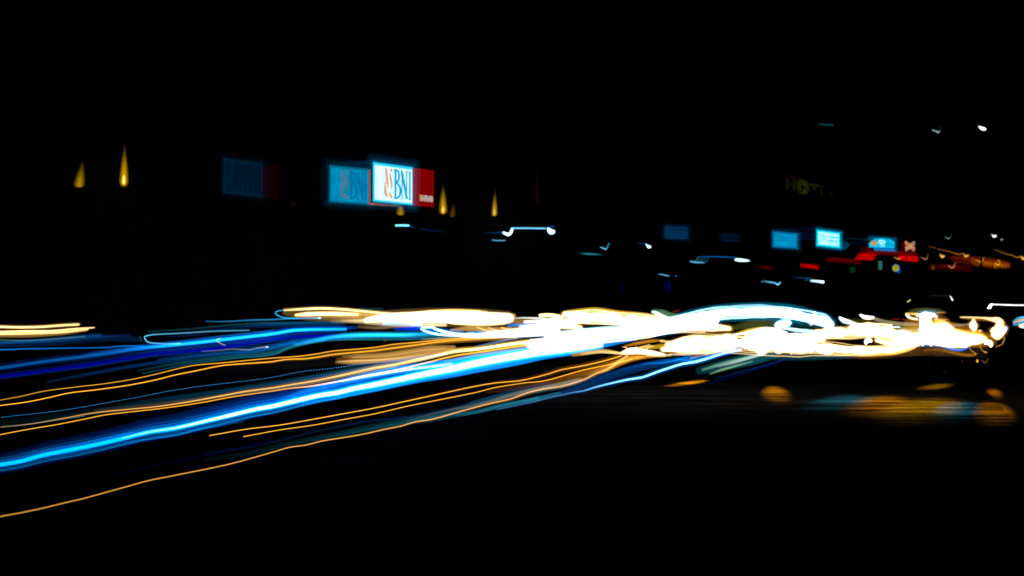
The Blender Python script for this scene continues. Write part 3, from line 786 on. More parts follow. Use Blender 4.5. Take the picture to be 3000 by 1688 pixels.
for lab, sp, L, cc in (('dull orange lamp hook right of the red fascia', ('O', [(140, 922), (190, 935), (235, 968), (275, 955), (300, 900), (315, 850)]), [.15, .3, .5, .4, .15, .06], LO),
                       ('orange lamp hook on the left of the amber canopy', ('O', [(785, 1115), (830, 1140), (880, 1168), (920, 1145), (945, 1090), (960, 1045)]), [.3, .5, .7, .6, .3, .2], LO),
                       ('orange lamp hook in the middle of the amber canopy', ('O', [(1440, 985), (1490, 1000), (1540, 1035), (1585, 1020), (1610, 970), (1630, 925)]), [.3, .5, .7, .7, .4, .25], OR),
                       ('yellow curl lamp at the right of the amber canopy', ('O', [(1905, 1050), (1935, 1085), (1965, 1105), (1995, 1085), (2008, 1035), (1990, 1005), (1955, 990)]), [.4, .7, .8, .6, .4, .6, .4], OR),
                       ('small yellow lamp curve under the red fascia', ('Q', [(1810, 860), (1860, 885), (1905, 905), (1945, 885)]), [.2, .4, .55, .4], (1.0, 0.62, 0.12)),
                       ('thin orange lamp line on the dark red board', ('Q', [(515, 888), (580, 903), (660, 908), (755, 906)]), [.3, .32, .28, .2], LO),
                       ('faint dark red lamp line left of the brightest lightbox', ('N', [(545, 365), (590, 372), (660, 372)]), [.05, .1, .08], (1.0, .1, .02))):
    street_lamp(lab, 73, [(sp, 1.8, L, cc)], (sp[0],) + tuple(sp[1][len(sp[1]) // 2]), name='amber_lamp')
street_lamp('small yellow dash lamp above the right glare', 45, [(('I', [(818, 180), (838, 165), (858, 150)]), 2.0, [.6, .9, .6], (0.9, 0.85, 0.3))], ('I', 838, 165), name='amber_lamp')
street_lamp('short white slanting dash with a thin bar, above the right glare', 45, [(('I', [(1462, 90), (1480, 120), (1498, 155)]), [1.5, 2.2, 2.4], [.8, 1.6, 1.2], (0.85, 0.9, 0.75)), (('I', [(1150, 82), (1300, 85), (1450, 88)]), 1.3, .03, GREY)], ('I', 1460, 90), name='high_lamp')
street_lamp('white L-shaped street lamp running off the right edge', 34,
            [(('I', [(2022, 315), (2045, 285), (2065, 245), (2085, 217)]), [3.5, 5, 4.5, 3], [2.5, 4, 4, 3], (0.9, 0.95, 1.0)), (('I', [(2085, 217), (2200, 220), (2330, 225), (2450, 228), (2640, 230)]), 2.0, [2.2, 1.6, 2.2, 1.8, 2.2], (0.95, 0.95, 0.92))], ('I', 2330, 225))

# ------------------------------------------------------------------ light trails over the road, left part
T = trail
T('upper of the pale gold bars entering at the left edge', ('A', [(0, 250), (200, 255), (400, 250), (560, 238), (740, 228)]), [('core', 3.2, [2.6, 2.6, 2.2, 1.6], WG), ('halo', 7, .22, GO)])
T('lower pale gold bar at the left edge, ending in a point', ('A', [(0, 298), (250, 292), (480, 290), (700, 270), (890, 258)]),
  [('core', [3, 3, 3, 2.6, 2], [2.4, 2.6, 2.4, 2.2, 1.6], WG), ('strand', [3.4, 3.4, 3, 2], 1.6, WG, ('A', [(0, 318), (300, 312), (600, 300), (830, 274)])), ('halo', [11, 11, 9, 4], .35, GO, ('A', [(0, 318), (300, 316), (600, 300), (820, 280)]))])
T('faint teal and blue veil under the pale gold bars', ('A', [(0, 395), (350, 378), (700, 345), (950, 326)]),
  [('strand', 5, .22, NB), ('strand', 1.8, .22, GREEN, ('A', [(0, 373), (200, 380), (450, 368), (800, 340)])), ('strand', [4, 5, 3], [.35, .3, .1], NB, ('A', [(0, 402), (500, 382), (900, 345), (1230, 330)])), ('halo', 10, .07, NB, ('A', [(0, 425), (500, 400), (1000, 360), (1280, 370)]))])
T('thin blue line crossing the left edge below the gold bars', ('A', [(0, 467), (300, 457), (600, 452), (1000, 445), (1180, 430), (1400, 437), (1550, 428)]), [('core', 1.9, [.7, .6, .55, .6, .7], AZ)])
T('broad bright blue trail climbing from the left edge to the centre', ('A', [(0, 640), (400, 580), (800, 530), (1050, 495), (1250, 462), (1450, 440), (1650, 420), (1900, 394), (2200, 360)], 'E', [(257, 330), (400, 306), (500, 300), (650, 297), (810, 295)]),
  [('core', [5, 5, 5.5, 5, 5, 4.5, 4], [.26, .30, .42, 1.1, 3.2, 3.4, 4.0, 3.4, 2.0], AZ),
   ('halo', [14, 14, 14, 16, 16, 14, 12, 8], [.06, .08, .12, .2, .3, .36, .36, .2], (0.0, 0.08, 0.6), None, dict(dy=[-2, 0, 2, 3, 4, 3, 2])),
   ('strand', 4, [.1, .2, .3, .4], AZ, ('A', [(800, 515), (1250, 440), (1700, 390), (2200, 330), (2576, 290)])), ('strand', 5, [.2, .35, .5, .3], (0.0, 0.1, 0.8), ('E', [(200, 320), (400, 292), (560, 287), (880, 284)]))])
T('deep ultramarine trail just under the bright blue one', ('A', [(0, 722), (300, 682), (600, 642), (900, 600), (1200, 550), (1450, 507), (1700, 486), (2000, 460)], 'E', [(0, 413), (150, 388), (300, 366), (500, 350), (720, 340)]),
  [('core', [4, 4.5, 4.5, 4.5, 4, 3.5], [.28, .32, .30, .34, .42, .5, .4], DB), ('halo', [10, 11, 12, 11, 8], [.035, .04, .05, .06, .05], DB), ('strand', 1.4, [.1, .3, .3, .4], NB, None, dict(dy=6.0)), ('strand', 1.2, [.1, .2, .3, .2], (0.0, 0.1, 0.6), None, dict(dy=-8.0))])
T('dusky blue ribbon band below the ultramarine trail', ('A', [(450, 770), (800, 702), (1200, 630), (1600, 570), (2000, 515), (2400, 478)], 'E', [(260, 430), (500, 385), (760, 350)]),
  [('strand', [4, 6, 7, 7, 6, 5], [.06, .12, .16, .2, .25, .35, .4], NB), ('strand', [3, 6, 7, 6], [.05, .2, .3, .4], TEAL, ('A', [(1300, 665), (1700, 592), (2200, 530), (2576, 495)], 'E', [(420, 420), (650, 370)])),
   ('strand', 5, [.1, .35, .4, .5], NB, ('E', [(0, 445), (200, 425), (420, 388), (700, 352)])), ('strand', 5, [.15, .3, .3], NB, ('A', [(1500, 560), (1900, 515), (2300, 480), (2576, 450)], 'E', [(430, 385)]))])
T('thin teal line along the lower edge of the blue ribbons', ('A', [(1340, 692), (1800, 602), (2200, 550), (2576, 515)], 'E', [(360, 440), (460, 412), (650, 385), (800, 376), (1100, 375), (1300, 372), (1520, 364)]),
  [('core', 1.8, [.15, .3, .35, .4, .5, .55, .5], TEAL), ('strand', 5, [.1, .2, .25, .3, .25], NB, ('E', [(0, 480), (200, 452), (420, 405), (700, 370), (1000, 352)]))])
T('bright cyan bar in the middle of the blue trails', ('E', [(420, 412), (600, 375), (760, 348), (900, 340), (1050, 338), (1250, 338), (1400, 332), (1500, 330)]),
  [('core', [3, 5, 5.5, 5.5, 5.5, 5, 4], [.3, .8, 2.2, 3.4, 3.6, 3.2, 1.2, .4], AZ), ('halo', [6, 10, 11, 10, 7], [.15, .4, .5, .5, .2], TEAL), ('strand', 5, .3, TEAL, ('E', [(750, 365), (1000, 358), (1300, 356), (1560, 350)]))])
T('thin pale wriggling line with a bright tip, left of centre', ('A', [(1900, 481), (2050, 474), (2180, 461), (2270, 464), (2360, 467), (2430, 449), (2520, 441)]), [('core', 1.4, [.15, .25, .35, .4, .5, .6], (0.65, 0.7, 0.75)), ('bright_tip', 2.6, .9, (0.9, 0.75, 0.6), ('A', [(2512, 441), (2528, 441)]))])
T('cyan hairpin hook among the left blue trails', ('A', [(2350, 283), (2000, 293), (1700, 311), (1460, 323), (1390, 333), (1363, 347), (1385, 388), (1430, 402), (1540, 410), (1690, 408)]),
  [('core', 2.0, [.5, .6, .6, .8, 1.1, 1.2, .9, .7, 1.0], CY), ('strand', 1.8, [.25, .3, .2], TEAL, ('A', [(1320, 340), (1325, 362), (1340, 388)])), ('bright_tip', 2.2, 1.0, CY, ('A', [(1680, 408), (1698, 408)]))], depth=17)
T('tiny pale arrowhead mark on the bright blue trail', ('A', [(2086, 355), (2040, 378), (2070, 400), (2126, 426)]), [('core', 1.5, [.3, .7, .6, .3], (0.9, 0.75, 0.6))], depth=16)
T('thin blue line arching over the left blue trails to the gold loop', ('A', [(1940, 198), (2130, 200), (2350, 188), (2576, 181)], 'E', [(330, 218), (450, 214), (540, 212), (612, 211)]), [('core', 2.0, [.2, .5, .6, .8, 1.0, 1.3], (0.03, 0.4, 0.9)), ('bright_tip', 2.6, 1.2, (0.3, 0.9, 1.0), ('E', [(600, 211), (616, 211)]))])
T('faint blue wisps above the cyan hairpin', ('A', [(1390, 297), (1800, 270), (2150, 236), (2450, 215)], 'E', [(260, 250), (500, 243), (760, 240)]),
  [('strand', 3, [.06, .1, .15, .2, .2, .15], TEAL), ('strand', 4, [.05, .14, .2, .2], NB, ('A', [(1870, 290), (2150, 268), (2400, 235), (2576, 225)], 'E', [(500, 252), (800, 255)])), ('strand', 3, [.04, .12, .04], NB, ('A', [(1570, 347), (1780, 330), (1980, 322)])), ('strand', 7, [.05, .12, .12, .1], NB, ('E', [(60, 275), (260, 268), (500, 266), (760, 268)]))])

# gold crowd of lamps on the upper middle
T('thin cyan loop turning back at the left end of the gold glare', ('E', [(345, 152), (300, 157), (273, 172), (290, 190), (330, 206), (380, 211), (450, 214)]), [('core', 1.9, [.6, .8, 1.0, .9, .8, .7], (0.05, 0.5, 0.9))], depth=24)
T('white gold line curving over the top of the gold glare', ('E', [(345, 152), (500, 143), (620, 138), (800, 147), (950, 161), (1100, 176), (1250, 192)]), [('core', 3.0, [1.2, 3, 3.4, 3.2, 2.8, 2.6, 1.6], WG), ('halo', 7, [.15, .3, .3, .3, .4, .3], GO)], depth=(23, 25))
T('short fat white gold bar inside the gold loop', ('E', [(430, 189), (520, 182), (640, 179), (760, 180), (895, 184)]), [('core', [4, 6, 6, 6, 4], [2, 4, 4, 4, 2], WG), ('halo', [6, 13, 14, 14, 12], .28, GO)], depth=(23, 24))
T('brown gold haze joining the white bar to the gold glare', ('E', [(340, 175), (500, 195), (700, 200), (900, 205), (1100, 225)]), [('halo', [6, 14, 16, 18, 16], [.10, .12, .2, .5, .4], GO), ('strand', 4, [.2, .5, .8, .4], WG, ('E', [(780, 232), (860, 232), (950, 228), (1100, 225)])), ('strand', 5, .4, GO, ('E', [(860, 180), (950, 185), (1080, 195)]))], depth=24)
T('thick white gold glare left of centre', ('E', [(960, 228), (1080, 212), (1250, 208), (1450, 205), (1650, 208), (1850, 212), (2040, 212)]),
  [('core', [8, 13, 17, 18, 19, 20, 16], [2, 3, 3.4, 3.4, 3.4, 3.4, 2.6], (1.0, 0.82, 0.56)), ('strand', [6, 10, 10, 6], [1.6, 2.4, 2.4, 2], WG, ('E', [(1280, 185), (1450, 175), (1620, 172), (1820, 168)])), ('strand', [8, 10, 10, 8], 2.4, WG, ('E', [(1600, 238), (1750, 245), (1900, 245), (2010, 240)])),
   ('fringe', [4, 5, 5, 5, 4, 3], [.5, .7, .9, .9, .9, .5], GO, ('E', [(1180, 188), (1300, 184), (1450, 166), (1560, 155), (1720, 153), (1870, 161)])), ('halo', [16, 24, 28, 30, 30, 22], .16, GO),
   ('fringe', [6, 6, 6], [.4, .7, .5], GO, ('E', [(1980, 185), (2040, 190), (2085, 195)]))], depth=(24, 26))
T('grey gold shelf under the white gold glare', ('E', [(700, 236), (900, 238), (1050, 250), (1200, 258), (1400, 262), (1560, 264)]),
  [('strand', [5, 7, 8, 8, 5], [.1, .35, .5, .5, .6, .9], GREY), ('strand', 5, [.1, .35, .3], (0.8, 0.45, 0.2), ('E', [(900, 276), (1050, 285), (1200, 272), (1320, 266)])), ('strand', 3.5, [.3, .9, .5], WG, ('E', [(1300, 262), (1450, 260), (1565, 266)]))], depth=(23, 25))
T('short cyan dash under the white gold glare', ('E', [(1090, 258), (1170, 252), (1270, 250), (1372, 262)]), [('core', 4, [.8, 1.6, 1.8, 1.6], (0.05, 0.5, 1.0)), ('halo', [5, 8, 9, 8], [.2, .5, .8, .8], AZ)], depth=24)
T('short saturated ultramarine block at the centre', ('E', [(1180, 293), (1250, 292), (1310, 290), (1368, 287)]), [('core', [3, 5, 6, 6], [.5, .7, 1.0, 1.0], DB), ('halo', [8, 11, 11, 10], [.12, .2, .3, .35], NB)], depth=24)
T('white and cyan double hook left of the white mass', ('P', [(1400, 410), (1300, 408), (1225, 412), (1205, 428), (1235, 450), (1340, 490), (1480, 515), (1650, 528), (1800, 532)]),
  [('core', 3.4, [2, 3, 3, 3, 4, 4, 4, 4], (0.35, 0.85, 1.0)), ('strand', 4, [2, 3, 4, 4, 4], (0.45, 0.9, 1.0), ('P', [(1380, 400), (1400, 425), (1500, 458), (1640, 495), (1820, 515), (2000, 510)])), ('halo', [10, 12, 12], [.5, .6, .5], AZ, ('P', [(1260, 440), (1480, 480), (1800, 500)]))], depth=(23, 23))
T('tangle of thin gold loops left of the white mass', ('E', [(1600, 303), (1720, 290), (1830, 292), (1900, 302), (2000, 300), (2150, 295)]),
  [('halo', [4, 9, 10, 10, 8], [.35, .6, .6, .55, .5], GO), ('strand', 1.8, 1.0, WG, ('E', [(1800, 282), (1850, 300), (1920, 310), (2000, 305)])), ('strand', 1.8, 1.0, WG, ('E', [(1880, 285), (1960, 305), (2040, 312), (2140, 300)])), ('strand', 1.8, 1.1, WG, ('E', [(1980, 285), (2060, 298), (2150, 302)]))], depth=25)
T('white shelf of glare running into the white mass from the left', ('E', [(1680, 352), (1800, 345), (1950, 335), (2100, 322), (2250, 312), (2400, 300)]),
  [('core', [3, 8, 11, 14, 16, 18], [1.6, 2, 2.2, 2.4, 2.4, 2.4], (0.9, 0.9, 0.85)), ('fringe', 5, [.4, .9, 1.0, .8], (0.05, 0.45, 0.9), ('E', [(1720, 320), (1830, 322), (1950, 312)])), ('fringe', 4, [.6, 1.5, 1.5, 1], AZ, ('E', [(2030, 268), (2150, 262), (2300, 262), (2420, 262)])), ('strand', 2, [.15, .5, .6, .4], GREY, ('E', [(1380, 372), (1560, 362), (1700, 356), (1800, 352)]))], depth=(22, 25))
T('small white gold knot between the two gold glares', ('E', [(2080, 212), (2150, 210), (2230, 212), (2300, 214), (2380, 235)]), [('core', [2, 2.4, 2.6, 3, 2.4], [.6, 1.2, 1.4, 1.2, .8], (0.85, 0.9, 0.8)), ('strand', [5, 6, 6, 5], 4, WG, ('E', [(2275, 192), (2330, 190), (2390, 195), (2440, 205)])), ('halo', [8, 10, 9], [.3, .3, .3], GO, ('E', [(2030, 232), (2150, 240), (2380, 238)]))], depth=25)
T('faint teal dash above the gold glare', ('E', [(900, 141), (980, 140), (1085, 141)]), [('core', 2.2, [.06, .12, .14], TEAL)], depth=25)

# orange tail lamps pairs, left to centre
OA = ('A', [(0, 942), (200, 905), (400, 860), (700, 820), (1000, 785), (1250, 745), (1500, 690), (1700, 640), (1850, 612), (2100, 590), (2300, 570)], 'E', [(257, 513), (450, 500), (600, 480), (700, 462), (900, 445), (1050, 430), (1150, 412), (1300, 398), (1500, 378), (1700, 364), (1900, 350), (2200, 333)])
OB = ('A', [(0, 993), (250, 960), (450, 920), (650, 875), (900, 845), (1200, 803), (1450, 755), (1650, 705), (1850, 665), (2100, 615), (2400, 592)], 'E', [(257, 540), (350, 524), (500, 518), (600, 505), (700, 488), (850, 473), (1000, 460), (1150, 440), (1300, 420), (1500, 392), (1700, 375), (2100, 350)])
T('upper line of the top orange pair crossing the left half', OA, [('core', [1.4, 1.6, 1.7, 1.8], [.7, .95, 1.2, 1.3, 1.3, 1.3], OR)])
T('lower line of the top orange pair crossing the left half', OB, [('core', [1.6, 1.7, 1.8, 1.9], [1.4, 1.5, 1.5, 1.5, 1.5, 1.5], OR), ('halo', [3, 4, 7, 9], [.02, .03, .12, .35], OR)])
T('pair of soft stacked gold smears left of centre', ('E', [(730, 545), (850, 542), (1000, 535), (1150, 520), (1300, 498), (1450, 470), (1600, 452), (1690, 448)]),
  [('core', [4, 8, 8, 8, 8, 7, 6, 4], [.15, .5, .5, .5, .5, .5, .4, .1], GO), ('strand', [4, 8, 8, 8, 8, 5], [.12, .35, .38, .42, .45, .3], GO, ('E', [(780, 502), (900, 500), (1100, 490), (1300, 462), (1450, 438), (1630, 430)])), ('strand', 2.5, [.2, .5, .5, .4, .1], WG, ('E', [(740, 541), (900, 533), (1050, 528), (1250, 510), (1400, 485)])), ('strand', 2, [.15, .3, .3], WG, ('E', [(850, 508), (1100, 497), (1400, 455), (1560, 440)])), ('halo', [6, 14, 14, 12], .12, AM, ('E', [(740, 525), (1000, 515), (1300, 480), (1620, 442)]))])

def dots(label, spec, gap, r_px, L, c):
    """a row of separate small lights: one flickering lamp's trail"""
    pts = px(spec); P, V = smooth_path(pts, [(0,)] * len(pts), 2.0)
    d0, d1 = lane_depth(pts[0]), lane_depth(pts[-1]); x0, x1 = pts[0][0], pts[-1][0]
    o = empty('dotted_trail', at(pts[0][0], pts[0][1], d0)); tag(o, label, 'light trail', GR)
    acc = 0; last = P[0]; i = 0
    me = None
    for p in P:
        acc += (p - last).length; last = p
        if acc < gap: continue
        acc = 0
        u = (p.x - x0) / (x1 - x0); D = 1 / (1 / d0 + (1 / d1 - 1 / d0) * u)
        w = at(p.x, p.y, D)
        if me is None:
            m = MB().lathe([(.1, -1), (.72, -.7), (1, 0), (.72, .7), (.1, 1)], 8)
            me = m.build('light_dot', lit(c, L), o)
            q = me
        else:
            q = me.copy(); link(q, o)
        q.location = w - Vector(o.location); s = r_px / F * D; q.scale = (s, s, s)
    return o
dots('upper dotted blue trail of tiny separate lights', ('A', [(0, 1106), (200, 1083), (500, 1050), (800, 1005), (1100, 950), (1300, 915), (1600, 855), (1900, 810), (2200, 775), (2576, 725)], 'C', [(900, 288), (1200, 255), (1500, 212)]), 6.4, 1.15, 3.0, (0.02, 0.20, 0.45))
dots('short lower dotted teal trail at the left edge', ('A', [(0, 1192), (200, 1176), (500, 1135), (800, 1092)]), 6.0, 1.1, 2.2, (0.06, 0.22, 0.25))
T('blue thread continuing the dotted trail to the gold smears', ('C', [(1250, 250), (1500, 212), (1800, 185), (2100, 146), (2280, 115)]), [('core', [1.6, 2, 3, 4], [.1, .3, .5, .6], (0.05, 0.22, 0.6)), ('halo', [3, 5, 7, 8], [.02, .1, .2, .25], NB)])
O2A = ('A', [(0, 1198), (300, 1165), (600, 1113), (900, 1060), (1200, 1030), (1500, 1000), (1800, 955), (2100, 900), (2300, 862), (2576, 825)], 'C', [(800, 412), (1000, 380), (1200, 340), (1400, 295), (1600, 250), (1800, 218), (2000, 172), (2200, 130), (2400, 85)], 'D', [(322, 232), (450, 215), (620, 188), (800, 166), (1100, 150)])
O2B = ('A', [(0, 1268), (250, 1220), (550, 1170), (800, 1120), (1000, 1080), (1300, 1045), (1600, 1010), (1900, 965), (2200, 910), (2576, 855)], 'C', [(800, 445), (950, 430), (1100, 405), (1300, 370), (1500, 325), (1700, 290), (1900, 250), (2100, 200), (2300, 150)], 'D', [(150, 290), (400, 255), (700, 208), (950, 185), (1250, 160)])
T('upper line of the middle orange pair, thickening to white gold', O2A, [('core', [1.6, 1.8, 2, 2.2, 2.6, 3.2, 4, 4.5], [.2, .8, 1.2, 1.3, 1.3, 1.6, 3, 3.6, 3.6], (1.0, 0.47, 0.09)), ('halo', [3, 6, 8, 9, 9, 9], [.02, .05, .1, .25, .45, .5], GO), ('strand', [2, 3, 4, 4], [.2, .8, 2.6, 3.4], WG, ('C', [(1200, 345), (1600, 262), (2000, 185), (2300, 110)], 'D', [(322, 236), (700, 182), (1000, 160)]))])
T('lower line of the middle orange pair, hugging the cyan band', O2B, [('core', [1.6, 1.7, 1.8, 2.0, 2.3, 2.8], [1.2, 1.2, 1.2, 1.3, 1.4, 1.8, 2.2, 2.0], OR), ('strand', 2.5, [.1, .9, 1.5, 1.2], (1.0, .72, .6), ('C', [(850, 440), (1050, 418), (1300, 372), (1500, 330), (1700, 298), (1950, 262)]))] )
T('smoky veil filling the middle orange pair', ('A', [(0, 1155), (500, 1105), (1000, 1035), (1500, 955), (2000, 890), (2576, 800)], 'C', [(900, 375), (1300, 300), (1700, 220), (2100, 150)]),
  [('halo', [12, 13, 14, 13, 10], [.012, .02, .05, .10, .15, .2], TEAL), ('strand', [5, 6, 6, 6], [.02, .06, .12, .2], GREY, ('A', [(900, 1040), (1500, 975), (2000, 915), (2576, 838)], 'C', [(1000, 395), (1400, 310), (1800, 232)])), ('strand', 5, [.02, .08, .2, .25], NB, ('A', [(1200, 970), (1800, 900), (2576, 790)], 'C', [(1100, 325), (1500, 255), (1900, 180)])),
   ('strand', 6, [.1, .3, .4, .4], GREY, ('D', [(0, 345), (250, 300), (550, 255), (850, 205), (1100, 190)])), ('strand', 4, [.2, .4, .7, .5], (0.2, .45, .8), ('D', [(300, 215), (500, 168), (700, 125), (900, 100)]))])

# the great cyan band
BAND = ('B', [(0, 360), (200, 325), (400, 270), (600, 230), (900, 170), (1200, 100), (1400, 52)], 'A', [(1650, 1205), (1800, 1172), (2000, 1125), (2200, 1078), (2400, 1030)], 'C', [(644, 612), (800, 575), (950, 540), (1100, 508), (1250, 485), (1400, 448), (1600, 410), (1800, 368), (2000, 325), (2200, 285), (2350, 255)], 'D', [(322, 365), (600, 312), (900, 262), (1200, 222), (1500, 175)])
layers = [('core', [6, 6, 6, 6.5, 7, 8, 9, 10, 12, 14, 16, 16], [1.9, 2.0, 2.2, 2.4, 2.8, 2.8, 2.8, 2.6, 2.2, 2, 2, 2], (0.0, 0.36, 0.86)),
          ('white_heart', [2, 3.4, 4.6, 5.6, 6, 6.5, 8, 10, 12, 13], [.15, .8, 1.9, 2.1, 2.0, 2.0, 2.0, 2.0, 2.1, 2.1], (0.9, 0.72, 0.5), ('B', [(1150, 112), (1400, 52)], 'A', [(1650, 1205), (1800, 1172), (2000, 1125), (2200, 1078), (2400, 1030)], 'C', [(644, 612), (800, 575), (950, 540), (1100, 508), (1250, 485), (1400, 448), (1600, 410), (1800, 368), (2000, 325), (2200, 285), (2350, 255)], 'D', [(322, 365), (600, 312), (900, 262), (1200, 222), (1500, 175)])),
          ('strand', [9, 10, 10, 11, 12, 13, 14, 16, 18, 18], [.35, .45, .6, .8, 1.1, 1.4, 1.5, 1.5, 1.5, 1.5], (0.0, 0.20, 0.8))]
layers += [(a, b, c_, d, None, dict(dy=[-4, -4, -6, -8, -10, -10, -8, -6, -4, -2, 0])) for a, b, c_, d, _ in soft('halo', [34, 36, 36, 38, 38, 36, 32, 30, 28, 26, 24, 22], [.20, .26, .34, .42, .6, .8, .9, .9, .8, .7, .6, .5], (0.0, 0.075, 0.62))]
layers += [('strand', [6, 10, 12, 12, 10], [.15, .8, 1.8, 2.2, 2.2, 1.6], AZ, ('C', [(700, 560), (950, 470), (1200, 405), (1500, 335), (1800, 275), (2100, 232), (2330, 205)], 'D', [(322, 318), (600, 275), (850, 242)])),
           ('strand', [3, 4, 4], [.3, 1.2, 1.5, 1.3], (0.6, 0.75, 0.7), ('C', [(1300, 380), (1600, 320), (1900, 268), (2150, 238), (2330, 215)])),
           ('strand', [4, 8, 9, 8], [.3, .9, 1.3, 1.2], AZ, ('C', [(900, 600), (1250, 530), (1600, 458), (2000, 372), (2350, 315)], 'D', [(322, 430), (700, 362), (950, 308), (1200, 272)])),
           ('strand', 3, [.1, .25, .3, .1], AZ, ('B', [(1100, 165), (1450, 115), (1750, 60), (1830, 35)], 'A', [(2000, 1195), (2300, 1140)])),
           ('strand', 3, [.05, .2, .3], AZ, ('B', [(200, 255), (600, 195), (900, 130), (1250, 55)]))]
layers += strands(9, 5, [22, 24, 24, 22, 20, 18, 18], 1.6, [.25, .35, .5, .6, .7, .6], (0.0, 0.30, 0.8))
T('great cyan and white band sweeping from the left edge to the white mass', BAND, layers)

# lower orange pair and the lowest trails
O3A = ('C', [(45, 890), (400, 828), (700, 792), (1000, 740), (1300, 685), (1600, 630), (1900, 565), (2200, 500)], 'D', [(322, 581), (500, 553), (720, 533), (850, 505), (1000, 465), (1100, 432), (1300, 395), (1500, 350), (1680, 298)])
O3B = ('C', [(365, 900), (700, 838), (1000, 795), (1300, 740), (1600, 685), (1900, 615), (2200, 555)], 'D', [(322, 640), (450, 605), (600, 578), (800, 550), (920, 540), (1050, 510), (1200, 465), (1330, 430), (1500, 395), (1650, 362), (1780, 325)])
T('upper line of the lower orange pair, starting abruptly on black', O3A, [('core', 1.65, [1.2, 1.3, 1.3, 1.4, 1.6], (1.0, 0.44, 0.04)), ('halo', [2.5, 4, 6, 9, 9], [.0, .01, .03, .06, .12], AM)])
T('lower line of the lower orange pair, starting abruptly on black', O3B, [('core', 1.65, [1.1, 1.2, 1.2, 1.3, 1.5], (1.0, 0.42, 0.03))])
T('brown gold veil fanning under the lower orange pair', ('D', [(400, 640), (800, 580), (1100, 520), (1350, 455), (1550, 400), (1750, 330)]), [('halo', [6, 10, 13, 14, 14, 9], [.02, .05, .10, .2, .32, .4], AM), ('halo', [3, 8, 10, 8], [.03, .2, .45, .6], AM, ('D', [(1300, 490), (1500, 425), (1680, 350), (1850, 310)])), ('strand', 4, [.05, .3, .5], GO, ('D', [(1500, 440), (1700, 350), (1900, 305)]))])
O4 = ('B', [(0, 848), (200, 812), (400, 770), (600, 722), (800, 675), (1000, 620), (1200, 565), (1400, 510), (1600, 470), (1800, 430), (2000, 390), (2200, 345), (2400, 290)], 'C', [(644, 1045), (800, 1000), (950, 980), (1100, 942), (1300, 910), (1500, 875), (1700, 830), (1850, 800), (1980, 762), (2150, 735), (2400, 665)], 'D', [(322, 778), (450, 745), (620, 708), (700, 680), (800, 645), (950, 610), (1100, 588), (1250, 548), (1350, 510), (1450, 460), (1540, 430), (1640, 360), (1740, 292)])
T('lowest orange line running alone across the dark foreground', O4, [('core', [1.7, 1.7, 1.7, 1.8, 1.9, 2.0], [.95, .95, 1.0, 1.1, 1.2, 1.3, 1.4], (1.0, 0.42, 0.07)), ('halo', [3, 4, 5, 7, 7], [0.0, .005, .02, .12, .25], (0.8, 0.5, 0.3))])
T('dark teal veil above the lowest orange line', ('C', [(0, 1125), (400, 1060), (800, 970), (1200, 890), (1600, 810), (2000, 735), (2400, 650)], 'D', [(322, 742), (700, 655), (1000, 600), (1250, 545)]),
  [('halo', [6, 9, 11, 11, 10, 9], [.008, .03, .06, .10, .14, .16, .16], TEAL), ('strand', [4, 5, 6, 7], [.02, .10, .2, .3], TEAL, ('C', [(1000, 935), (1500, 840), (1900, 765), (2300, 690)], 'D', [(200, 845), (600, 765), (900, 700)])), ('strand', [3, 5, 6, 6], [.02, .1, .2, .3], GREY, ('C', [(1900, 750), (2300, 650), (2576, 600)], 'D', [(700, 650), (1000, 585), (1300, 520)])),
   ('strand', 5, [.02, .2, .35, .3], TEAL, ('C', [(2000, 775), (2576, 665)], 'D', [(500, 775), (800, 715), (1100, 650)]))])
T('faint navy thread between the orange pair and the teal veil', ('C', [(0, 1062), (500, 985), (1000, 862), (1500, 762), (2000, 702), (2576, 570)], 'D', [(600, 640), (1000, 560)]), [('core', [3, 4, 5, 6], [.02, .05, .07, .08, .1], NB), ('strand', 2, [.01, .03, .03], DB, ('B', [(1000, 460), (1700, 320), (2300, 190), (2576, 130)]))])
T('white blue line sweeping up under the white mass, lowest right', ('D', [(500, 805), (850, 732), (1000, 692), (1150, 660), (1220, 644), (1320, 628), (1400, 603), (1500, 576), (1650, 541), (1750, 520), (1880, 500), (2000, 455), (2150, 405), (2250, 375), (2380, 354), (2500, 320)], 'F', [(1610, 617), (1700, 590), (1840, 560)]),
  [('core', [2, 2, 2.2, 2.8, 3, 3.2, 3.4, 3.4, 3.2], [.15, .3, .5, 1.5, 3.5, 4, 5, 5, 5], (0.16, 0.5, 1.0)), ('halo', [4, 6, 8, 10, 10, 9], [.05, .15, .22, .35, .5, .8], (0.0, 0.14, 0.55))])
T('blue fan of streaks above the white blue line', ('D', [(800, 740), (1200, 620), (1500, 520), (1800, 430), (2100, 360), (2400, 305)]),
  [('halo', [5, 8, 10, 11, 10, 6], [.08, .18, .2, .2, .25, .3], NB), ('strand', [3, 5, 6, 5], [.08, .25, .35, .4], (0.0, 0.12, 0.6), ('D', [(1100, 600), (1450, 500), (1750, 410), (2050, 350)], 'F', [(1500, 625), (1750, 575)])), ('strand', 4, [.1, .3, .6, .5], (0.0, 0.2, 0.7), ('F', [(900, 700), (1150, 680), (1350, 655), (1500, 640), (1650, 600)])), ('strand', 2, [.1, .4, .6, .6], AZ, ('R', [(900, 720), (1100, 745), (1300, 720), (1550, 660), (1750, 600)])), ('strand', 3, [.2, .8, 1.2], AZ, ('R', [(1500, 650), (1700, 690), (1900, 680), (2200, 600)])), ('strand', 4, [.3, .6, .4], (0.6, 0.35, 0.2), ('R', [(1750, 640), (2000, 580), (2250, 540)]))])
